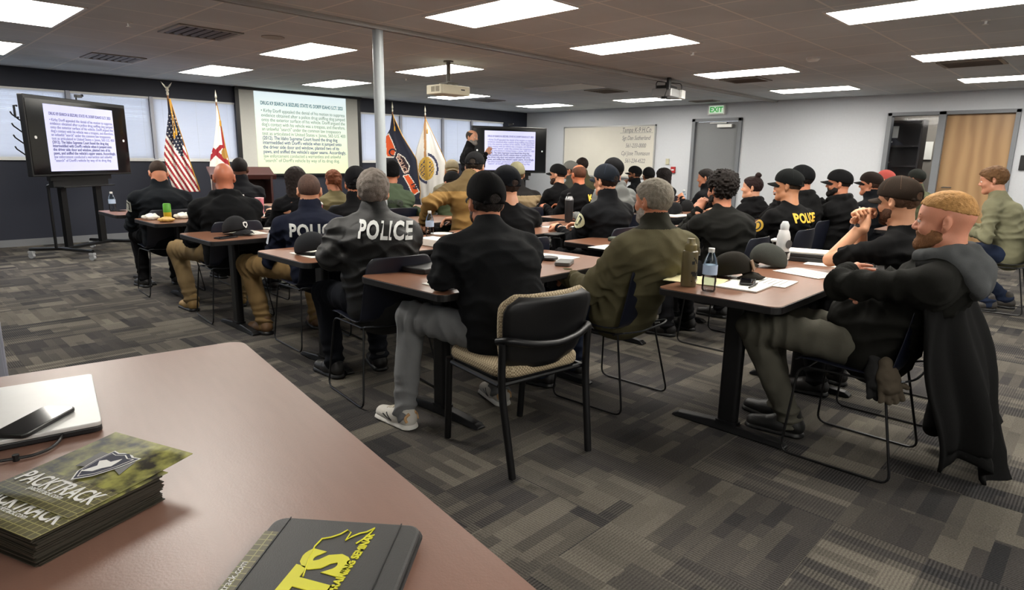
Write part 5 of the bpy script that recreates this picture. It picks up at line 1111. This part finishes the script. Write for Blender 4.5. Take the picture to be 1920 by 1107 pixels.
o = MB().slab(rrect(.24, .30, .01), 0, .028).slab(rrect(.23, .29, .01), .03, .05).build('zip_binder', mat('binder_black', (28, 28, 30), .5), None, bevel=.004); o.location = at(1510, 487); o.rotation_euler = (0, 0, rad(15)); tag(o, 'thick black zip binder with paper on top on nearest table', 'binder')
p_ = MB().box((0, 0, .0545), (.2, .27, .008)).build('paper_stack', PAPER, o)
o = MB().slab(rrect(.14, .21, .01), 0, .018).build('notebook', BLACK, None, bevel=.003); o.location = at(1562, 488); o.rotation_euler = (0, 0, rad(-70)); tag(o, 'black notebook beside the zip binder', 'notebook')
# table in front of the grey-trousered man
o = MB().slab(rrect(.16, .24, .01), 0, .03).build('pouch', BLACK, None, bevel=.006); o.location = at(802, 507); o.rotation_euler = (0, 0, rad(-80)); tag(o, 'black zipped pouch beside the black pullover arm', 'pouch')
paper(765, 500, 'white sheet behind the black pouch', -60, h_=.18)
o = MB().slab(rrect(.09, .15, .012), 0, .022).build('card_case', mat('grey_case', (92, 92, 90), .4), None, bevel=.004); o.location = at(1058, 496); o.rotation_euler = (0, 0, rad(-62)); tag(o, 'small grey and black case right of the black pullover', 'case')
paper(1035, 483, 'white papers right of the black pullover', 10)
o = MB().slab(rrect(.10, .10, .04), 0, .015).build('charger', BLACK, None, bevel=.004); o.location = at(1030, 486, .747); tag(o, 'small black charger on the white papers', 'charger')
printed(848, 533, 'paper under the forearm at the near table edge', 0, h_=.2)
# row of the leather jacket
printed(548, 484, 'white sheet under the dark cap before the leather jacket', 0, xy=(1.96, 3.58)); tcap(0, 0, 'dark grey cap with white shield badge before the leather jacket', (52, 54, 58), -150, badge=True, xy=(1.93, 3.58), z=.746)
bottle(800, 432, 'water bottle right of the leather jacket sleeve', xy=(3.05, 3.82)); o = MB().lathe([(.06, 0), (.085, .03), (.08, .03), (.055, .006), (.001, .005)], 22).build('bowl', PAPER, None, True); o.location = at(828, 445); tag(o, 'white paper bowl right of the leather jacket', 'bowl')
o = MB().slab(rrect(.14, .2, .01), 0, .05).build('food_box', PAPER, None, bevel=.004); o.location = at(815, 460); tag(o, 'white takeaway box near the water bottle', 'box')
# tall tumbler table
e = empty('tumbler', at(1066, 417), 0, 'tall black tumbler with steel rimmed lid', 'tumbler')
MB().lathe([(.036, .001), (.04, .02), (.042, .2), (.040, .215)], 26).build('body', mat('matte_black', (24, 24, 26), .35), e, True)
MB().lathe([(.041, .214), (.041, .226), (.035, .236), (.03, .25), (.001, .252)], 22).build('lid', mat('steel_lid', (150, 150, 152), .3, metal=.7), e, True)
MB().tube(smoothpath([(-.03, 0, .235), (-.03, 0, .28), (.03, 0, .28), (.03, 0, .235)], 4, .02), .005).build('handle', BLACK, e)
printed(1050, 427, 'white sheet under the tall black tumbler', 0); paper(1085, 428, 'plain sheet beside the tumbler', 8); o = MB().slab(rrect(.11, .17, .01), 0, .014).build('tablet', BLACK, None, bevel=.003); o.location = at(1040, 441); o.rotation_euler = (0, 0, rad(-75)); tag(o, 'black tablet near the tumbler at table edge', 'tablet')
tcap(1000, 425, 'black cap lying left of the tumbler', (20, 20, 22), -60); printed(1150, 466, 'white sheet at left end of the curly haired man table', 0)
o = MB().slab(rrect(.1, .16, .03), 0, .03).build('glove_bundle', cloth((96, 100, 92)), None, bevel=.01); o.location = at(1160, 453); tag(o, 'grey cloth bundle at the olive jacket shoulder', 'cloth')
# navy K-9 jacket table and further left rows
tcap(0, 0, 'washed grey cap with white shield badge before the navy jacket', (56, 56, 58), -160, badge=True, xy=(2.0, 4.86), z=.746); printed(0, 0, 'white papers around the grey cap', 0, xy=(2.1, 4.9)); phone(0, 0, 'dark wallet shaped phone at the table corner before the navy jacket', -70, xy=(1.86, 4.70), s=1.05)
printed(0, 0, 'papers right of the grey cap', 10, xy=(2.45, 5.02)); o = MB().slab(rrect(.17, .12, .02), 0, .03).build('tissue_pack', PAPER, None, bevel=.008); o.location = (2.42, 4.93, .746); tag(o, 'white folded napkins beside the grey cap papers', 'napkins')
e = empty('drink_can', (1.99, 6.32, .742), 0, 'green and yellow drink can', 'can'); MB().lathe([(.028, 0), (.033, .008), (.033, .07)], 22).build('lower_body', mat('can_yellow', (206, 176, 40), .3), e, True); MB().lathe([(.033, .07), (.033, .138), (.027, .15), (.001, .15)], 22).build('upper_body', mat('can_green', (96, 170, 60), .3), e, True)
for (px_, py_, l) in ((1.88, 6.42, 'left of'), (2.14, 6.38, 'right of')):
    V, Fc = surf([Ell((0, 0, .022), (.075, .05, .03), .01)], .008, 0, (.016, 40)); V[:, 2] = np.maximum(V[:, 2], .001); o = mk('food_wrapper', V, Fc, PAPER, None, True); o.location = (px_, py_, .742); tag(o, 'crumpled white food wrapper '+l+' the green can', 'wrapper', 'crumpled wrappers')
V, Fc = surf([Ell((0, 0, .02), (.07, .05, .022), .01)], .008, 0, (.01, 50)); V[:, 2] = np.maximum(V[:, 2], .001); o = mk('sandwich', V, Fc, mat('bread', (206, 168, 96), .7), None, True); o.location = (1.92, 6.14, .742); tag(o, 'sandwich in front of the green can', 'food')
bottle(206, 392, 'water bottle at the end of the farthest left table', xy=(1.86, 7.55)); phone(222, 396, 'dark phone beside the far left water bottle', 20)
bottle(0, 0, 'water bottle between the dark uniform and the bald man', xy=(2.75, 6.45)); bottle(0, 0, 'second water bottle beside the bald man shoulder', xy=(2.66, 6.5))
e = empty('pink_tumbler', (2.88, 6.36, .742), 0, 'pink tumbler with ribbed lid beside the black hoodie', 'tumbler'); MB().lathe([(.034, 0), (.042, .16)], 22).build('body', mat('pink', (232, 140, 156), .4), e, True); MB().lathe([(.043, .158), (.043, .172), (.001, .174)], 22).build('lid', mat('pink_pale', (240, 180, 190), .4), e, True)
e = empty('pink_cup', (3.45, 6.2, .742), 0, 'pink cup with white lid beside the water bottle', 'cup'); MB().lathe([(.03, 0), (.042, .09)], 22).build('body', mat('pink', (0, 0, 0)), e, True); MB().lathe([(.046, .088), (.046, .1), (.03, .115), (.001, .116)], 22).build('lid', WHITE, e, True)
paper(0, 0, 'white sheet right of the pink tumbler', 0, xy=(2.9, 6.25)); printed(0, 0, 'papers before the woman with long hair', 0, xy=(3.05, 6.4))
bottle(0, 0, 'water bottle beside the woman in khaki vest', xy=(3.72, 6.28)); bottle(0, 0, 'small water bottle before the grey door', xy=(8.35, 4.62)); bottle(0, 0, 'water bottle right of the woman with top bun', xy=(8.05, 2.95)); bottle(0, 0, 'water bottle left of the bearded man with sleeve flag', xy=(7.1, 2.8))
tcap(1287, 396, 'dark cap on far table left of the curly hair', (40, 40, 42), -80); paper(1265, 404, 'white sheets beside the far dark cap', 0, w_=.4)
tcap(0, 0, 'black cap on far table near the bun haired woman', (30, 30, 32), -80, xy=(6.6, 3.75)); paper(0, 0, 'white coat shaped papers near the yellow patch sleeve', 20, xy=(5.7, 2.75), w_=.35); o = MB().lathe([(.028, 0), (.036, .12), (.038, .125), (.001, .13)], 20).build('coffee_cup', BLACK, None, True); o.location = (6.2, 5.85, .742); tag(o, 'small dark coffee cup right of beige jacket', 'cup')
paper(0, 0, 'sheet near the olive sweater elbow', 0, xy=(7.3, 1.4)); V, Fc = surf([Ell((0, 0, .03), (.06, .05, .035), .01)], .008, 0, (.01, 40)); V[:, 2] = np.maximum(V[:, 2], .001); o = mk('napkin_ball', V, Fc, PAPER, None, True); o.location = (7.38, 1.25, .745); tag(o, 'crumpled white napkin at the olive sweater elbow', 'napkin')
# jacket hanging behind the ginger bearded man, gloves on the chair
jx, jy = P3['root']; V = []; Fc = []; nu, nv = 44, 40
for j in range(nv+1):
    t = j/nv
    for i in range(nu+1):
        s = i/nu; a = rad(200+140*s); z = .96-.90*t+.07*math.sin(s*7+1)*max(0, t-.6)*2; wd = .27+.13*t+.03*math.sin(t*5); pl = .034*t*math.sin(s*19+t*3)+.016*math.sin(s*37+t*5)*t+.02*math.sin(t*9+s*6)
        V.append(((wd+pl)*math.cos(a)*.95+.10*t, -.12-.17*(1+.55*t)*abs(math.sin(a))-pl-.16*t, z+(.05*math.sin(s*9)*t if t > .9 else 0)+.02*math.sin(s*3)*(1-t)))
for j in range(nv):
    for i in range(nu): Fc.append((j*(nu+1)+i, j*(nu+1)+i+1, (j+1)*(nu+1)+i+1, (j+1)*(nu+1)+i))
o = mk('hanging_jacket', V, Fc, cloth((20, 20, 21)), None, True); o.location = (jx+.04, jy+.03, 0); q = o.modifiers.new('s', 'SOLIDIFY'); q.thickness = .014; tag(o, 'black jacket draped over the back of the ginger bearded man chair, hanging near the floor', 'jacket')
sl = surf([Cone((0, 0, 0), (.02, -.03, -.36), .055, .045, .02), Cone((.02, -.03, -.36), (.0, -.02, -.5), .045, .05, .02)], .01, 0, (.008, 20)); mk('sleeve', sl[0], sl[1], cloth((20, 20, 21)), o, True).location = (.26, -.24, .62)
g_ = [Cone((0, 0, 0), (0, 0, -.07), .028, .034, .02), Cone((0, 0, -.07), (.0, 0, -.13), .036, .034, .02, (0, 1, 0), 1.3)]
for k in range(4): g_ += [Cone((0, -.042+k*.028, -.14), (.01, -.055+k*.034, -.20-.012*(k in (1, 2))), .0135, .0125, .004)]
g_ += [Cone((0, -.04, -.10), (.01, -.085, -.14), .014, .012, .006)]
for k, (dx, dy, l) in enumerate(((-.20, .0, 'nearer'), (-.185, .05, 'farther'))):
    o = mk('work_glove', *surf(xf(g_, A3((0, 0, 0)), rotm(.5, .2, .25)*.78), .005, 0, (.003, 60)), cloth((86, 78, 66) if k == 0 else (60, 60, 60)), None, True); o.location = (jx+dx, jy+dy-.10, .52); tag(o, l+' tan work glove hanging at the hip of the ginger bearded man', 'glove', 'work gloves')
# ------------------------------------------------------------------ foreground desk and what lies on it
DA = rad(-8.5); dk = empty('wooden_desk', (.83, 2.04, 0), DA, 'reddish brown desk filling the lower left foreground', 'desk')
pl_ = rrect(1.5, 2.05, .05, 6, c=(-.75, -1.025))
MB().slab(pl_, .712, .740).build('desktop', DESKTOP, dk); MB().slab(rrect(1.502, 2.052, .05, 6, c=(-.75, -1.025), off=.002), .714, .736).build('edge_band', mat('beige_edge', (188, 172, 158), .4), dk)
for y in (-.25, -1.8):
    MB().box((-.75, y, .05), (.9, .06, .05)).build('foot', BLKM, dk, bevel=.005); MB().box((-.75, y, .39), (.1, .05, .65)).build('leg_column', BLKM, dk)
MB().box((-.75, -1.0, .5), (.03, 1.5, .4)).build('modesty_panel', BLKM, dk)
ZD = .7405
def dat(px, py, z=ZD): return at(px, py, z)
MB().tube([dk.matrix_world.inverted() @ Vector((0, 0, 0))]*1+[Vector((0, 0, 0))], .001) if False else None
lp = empty('laptop', (0, 0, 0), 0, 'closed silver white laptop at the left edge of the desk', 'laptop'); A_, B_ = dat(172, 700, .765), dat(191, 790, .765); ydir = (A_-B_).normalized(); xdir = Vector((ydir.y, -ydir.x, 0)); lp.matrix_world = frame(A_-Vector((0, 0, .765-ZD)), xdir, ydir); LL = (A_-B_).length
MB().slab(rrect(.27, LL, .012, c=(-.135, -LL/2)), .002, .014).build('base', mat('laptop_black', (26, 26, 28), .4), lp, bevel=.002); MB().slab(rrect(.27, LL, .012, c=(-.135, -LL/2)), .0145, .024).build('lid', mat('laptop_silver', (214, 214, 212), .35, metal=.1), lp, bevel=.002)
o = phone(0, 0, 'black phone lying on the closed laptop', 0, xy=(0, 0), z=0); A_, B_ = dat(112, 762, .775), dat(0, 822, .775); v = (B_-A_).normalized(); o.matrix_world = frame((A_+v*.075+Vector((v.y, -v.x, 0))*-.0).xyz.to_3d().xyz-Vector((0, 0, .0095)), (v.y, -v.x, 0), v)
cbp = [dat(118, 812, .752), dat(113, 826, .748), dat(95, 842, .745), dat(60, 855, .745), dat(30, 860, .745), dat(-40, 872, .745)]
o = MB().tube(smoothpath(cbp, 4, .02), .0032).lathe([(.006, -.006), (.006, .008)], 10, tuple(cbp[4])).build('cable', BLACK, None); tag(o, 'black cable running from the laptop across the desk', 'cable')
# leaflet stacks
def quadmap(name, c4, z, th, m, parent=None):
    a, b, c, d_ = [dat(x, y, z) for x, y in c4]; V = [a, b, c, d_]+[Vector((p.x, p.y, p.z-th)) for p in (a, b, c, d_)]; return mk(name, V, [(0, 1, 2, 3), (7, 6, 5, 4), (0, 4, 5, 1), (1, 5, 6, 2), (2, 6, 7, 3), (3, 7, 4, 0)], m, parent)
def leaflet_mat():
    m = bpy.data.materials.new('leaflet_print'); m.use_nodes = True; nt = m.node_tree; N = nt.nodes; L = nt.links; b = N['Principled BSDF']; b.inputs['Roughness'].default_value = .5
    tc = N.new('ShaderNodeTexCoord'); sp = N.new('ShaderNodeSeparateXYZ'); L.new(tc.outputs['Object'], sp.inputs[0])
    br = N.new('ShaderNodeTexBrick'); br.offset = 0; br.inputs['Brick Width'].default_value = .0135; br.inputs['Row Height'].default_value = .0135; br.inputs['Mortar Size'].default_value = .0009; br.inputs['Scale'].default_value = 1
    br.inputs['Color1'].default_value = srgb((92, 88, 62))+(1,); br.inputs['Color2'].default_value = srgb((104, 98, 70))+(1,); br.inputs['Mortar'].default_value = srgb((150, 146, 96))+(1,); L.new(tc.outputs['Object'], br.inputs[0])
    nz = N.new('ShaderNodeTexNoise'); nz.inputs['Scale'].default_value = 28; nz.inputs['Detail'].default_value = 5; L.new(tc.outputs['Object'], nz.inputs[0]); rp = N.new('ShaderNodeValToRGB'); L.new(nz.outputs[0], rp.inputs[0])
    rp.color_ramp.elements[0].position = .38; rp.color_ramp.elements[0].color = srgb((44, 40, 32))+(1,); rp.color_ramp.elements[1].position = .62; rp.color_ramp.elements[1].color = srgb((160, 158, 84))+(1,)
    gt = N.new('ShaderNodeMath'); gt.operation = 'GREATER_THAN'; L.new(sp.outputs[1], gt.inputs[0]); gt.inputs[1].default_value = .078; mx = N.new('ShaderNodeMix'); mx.data_type = 'RGBA'; L.new(gt.outputs[0], mx.inputs[0]); L.new(br.outputs[0], mx.inputs[6]); L.new(rp.outputs[0], mx.inputs[7]); L.new(mx.outputs[2], b.inputs['Base Color']); return m
LEAF = leaflet_mat(); ZT = .795
A_ = dat(128, 972, ZT); B_ = dat(58, 884, ZT); D_ = dat(362, 858, ZT); C_ = dat(276, 806, ZT)
def lframe(A, D_, B): y = (D_-A).normalized(); x = Vector((y.y, -y.x, 0)); return frame(A, x, y)
LW = (A_-B_).length*.98; LH = (D_-A_).length
def leaflet(mw, lab, full):
    r = empty('leaflet', (0, 0, 0), 0, lab, 'leaflet', 'leaflets stacked on the desk'); r.matrix_world = mw
    V = []; Fc = []
    for j in range(13):
        y = LH*j/12; lift = .008*(j/12)**2 if full else 0
        for i in range(2): V.append((-LW*(1-i), y, lift))
    Fc = [(j*2, j*2+1, j*2+3, j*2+2) for j in range(12)]
    o = mk('card', V, Fc, LEAF, r, True); q = o.modifiers.new('s', 'SOLIDIFY'); q.thickness = .0012; q.offset = -1
    textmesh('title', 'PACKTRACK', LW*.22, WHITE, r, frame((-LW*.5, .036, .0012), (1, 0, 0), (0, 1, 0)), bold=.0008, sx=.72, extrude=.0002)
    textmesh('web_address', 'packtrack.com', LW*.075, WHITE, r, frame((-LW*.5, .026, .0012), (1, 0, 0), (0, 1, 0)), sx=.9, extrude=.0002)
    if full:
        c = (-LW*.5, .125); shp = [(0, .052), (.02, .043), (.036, .046), (.033, .01), (.02, -.03), (0, -.052), (-.02, -.03), (-.033, .01), (-.036, .046), (-.02, .043)]
        for k, (sc_, m_) in enumerate(((1.05, WHITE), (.97, mat('shield_navy', (24, 30, 58), .7)), (.85, WHITE), (.80, mat('shield_navy', (0, 0, 0))))):
            MB().slab([(c[0]+x*sc_*.95, c[1]+y*sc_) for x, y in shp][::-1], .0046+k*.0004, .0049+k*.0004).build('shield', m_, r)
        dog = [(-.012, -.03), (-.006, -.005), (-.02, .008), (-.012, .016), (.002, .014), (.010, .03), (.014, .02), (.018, .004), (.010, -.008), (.006, -.022)]
        MB().slab([(c[0]+x, c[1]+y) for x, y in dog][::-1], .0062, .0066).build('dog_head_mark', WHITE, r)
        dk_ = mat('dog_dark', (22, 20, 20), .5); MB().slab([(c[0]+x*1.25, LH*.72+y*1.1) for x, y in ((-.035, -.05), (-.045, .0), (-.02, .03), (.0, .02), (.02, .03), (.03, .0), (.045, -.04), (.02, -.03))][::-1], .0036, .0042).build('dog_silhouette', dk_, r)
    return r
mw = lframe(A_, D_, B_)
leaflet(mw, 'top leaflet with navy shield emblem and yellow green photo', True)
m2 = mw.copy(); m2.translation = mw.translation+mw.to_3x3()@Vector((.002, -.054, -.004)); leaflet(m2, 'second leaflet sticking out below the shield leaflet', False)
for k in range(24):
    o = MB().box((-LW/2, LH*.46, 0), (LW, LH*.92, .0018)).build('leaflet', mat('leaflet_edge_dark', (50, 46, 38), .5), None); m3 = mw.copy(); m3.translation = mw.translation+mw.to_3x3()@Vector((random.uniform(-.004, .004), -.05+random.uniform(-.004, .004), 0)); m3.translation.z = ZD+.0015+k*.002; o.matrix_world = m3 @ Matrix.Rotation(random.uniform(-.02, .02), 4, 'Z')
    tag(o, 'dark edged leaflet inside the stack under the two top ones', 'leaflet', 'leaflets stacked on the desk')
# folder
ZF = .762; A_ = dat(520, 968, ZF); B_ = dat(792, 985, ZF); y_ = (B_-A_); w_ = y_.length; xh = y_.normalized(); dn = Vector((xh.y, -xh.x, 0)); fo = empty('zip_folder', (0, 0, 0), 0, 'black zip folder with yellow lettering in the foreground', 'folder'); fo.matrix_world = frame(A_-Vector((0, 0, ZF-ZD)), xh, -dn)
FB = mat('folder_leatherette', (50, 50, 50), .5, bump=.15, bscale=500); FY = mat('folder_yellow', (222, 218, 40), .5); FH = .33
MB().slab(rrect(w_, FH, .022, c=(w_/2, -FH/2)), .001, .0215).build('cover', FB, fo, bevel=.005)
MB().tube([(x, y, .011) for x, y in rrect(w_, FH, .022, c=(w_/2, -FH/2), off=.001)], .0035, 6, True).build('zip', BLACK, fo)
MB().box((w_*.86, -FH/2, .0222), (.0016, FH*.99, .0012)).box((w_*.10, -FH/2, .0222), (.0016, FH*.99, .0012)).build('seam', BLACK, fo)
o = MB().box((w_*.05, -.17, .0225), (w_*.09, .25, .001)).build('pocket_card', LEAF, fo)
textmesh('pocket_text', 'packtrack.com', .016, WHITE, fo, frame((w_*.055, -.17, .0235), (0, 1, 0), (-1, 0, 0)), extrude=.0002)
textmesh('big_letters', 'ETS', .098, FY, fo, frame((w_*.62, -.172, .022), (.10, .995, 0), (-1, .1, 0)), bold=.005, shear=.15, align='CENTER')
textmesh('small_letters', 'EDUCATION & TRAINING SEMINAR', .0165, FY, fo, frame((w_*.665, -.16, .022), (.10, .995, 0), (-1, .1, 0)), bold=.0005, sx=.95)
dg = [(.43, -.145), (.40, -.11), (.385, -.075), (.40, -.055), (.45, -.05), (.50, -.04), (.53, -.028), (.56, -.034), (.555, -.055), (.58, -.045), (.62, -.035), (.66, -.03), (.70, -.018), (.69, -.03), (.66, -.05), (.63, -.062)]
MB().tube([(w_*x, y-.0, .0225) for x, y in dg], .0012, 6).build('dog_outline', FY, fo)
# grey panel at the left picture edge
o = empty('storage_cabinet', (.112, 3.1, 0), 0, 'pale grey low cabinet beyond the desk at the left picture edge', 'cabinet'); GC = mat('lavender_grey_plastic', (158, 160, 172), .5)
MB().box((0, 0, .367), (.4, .4, .735)).build('body', GC, o, bevel=.006); MB().box((0, -.205, .38), (.38, .012, .66)).build('door', GC, o, bevel=.003)
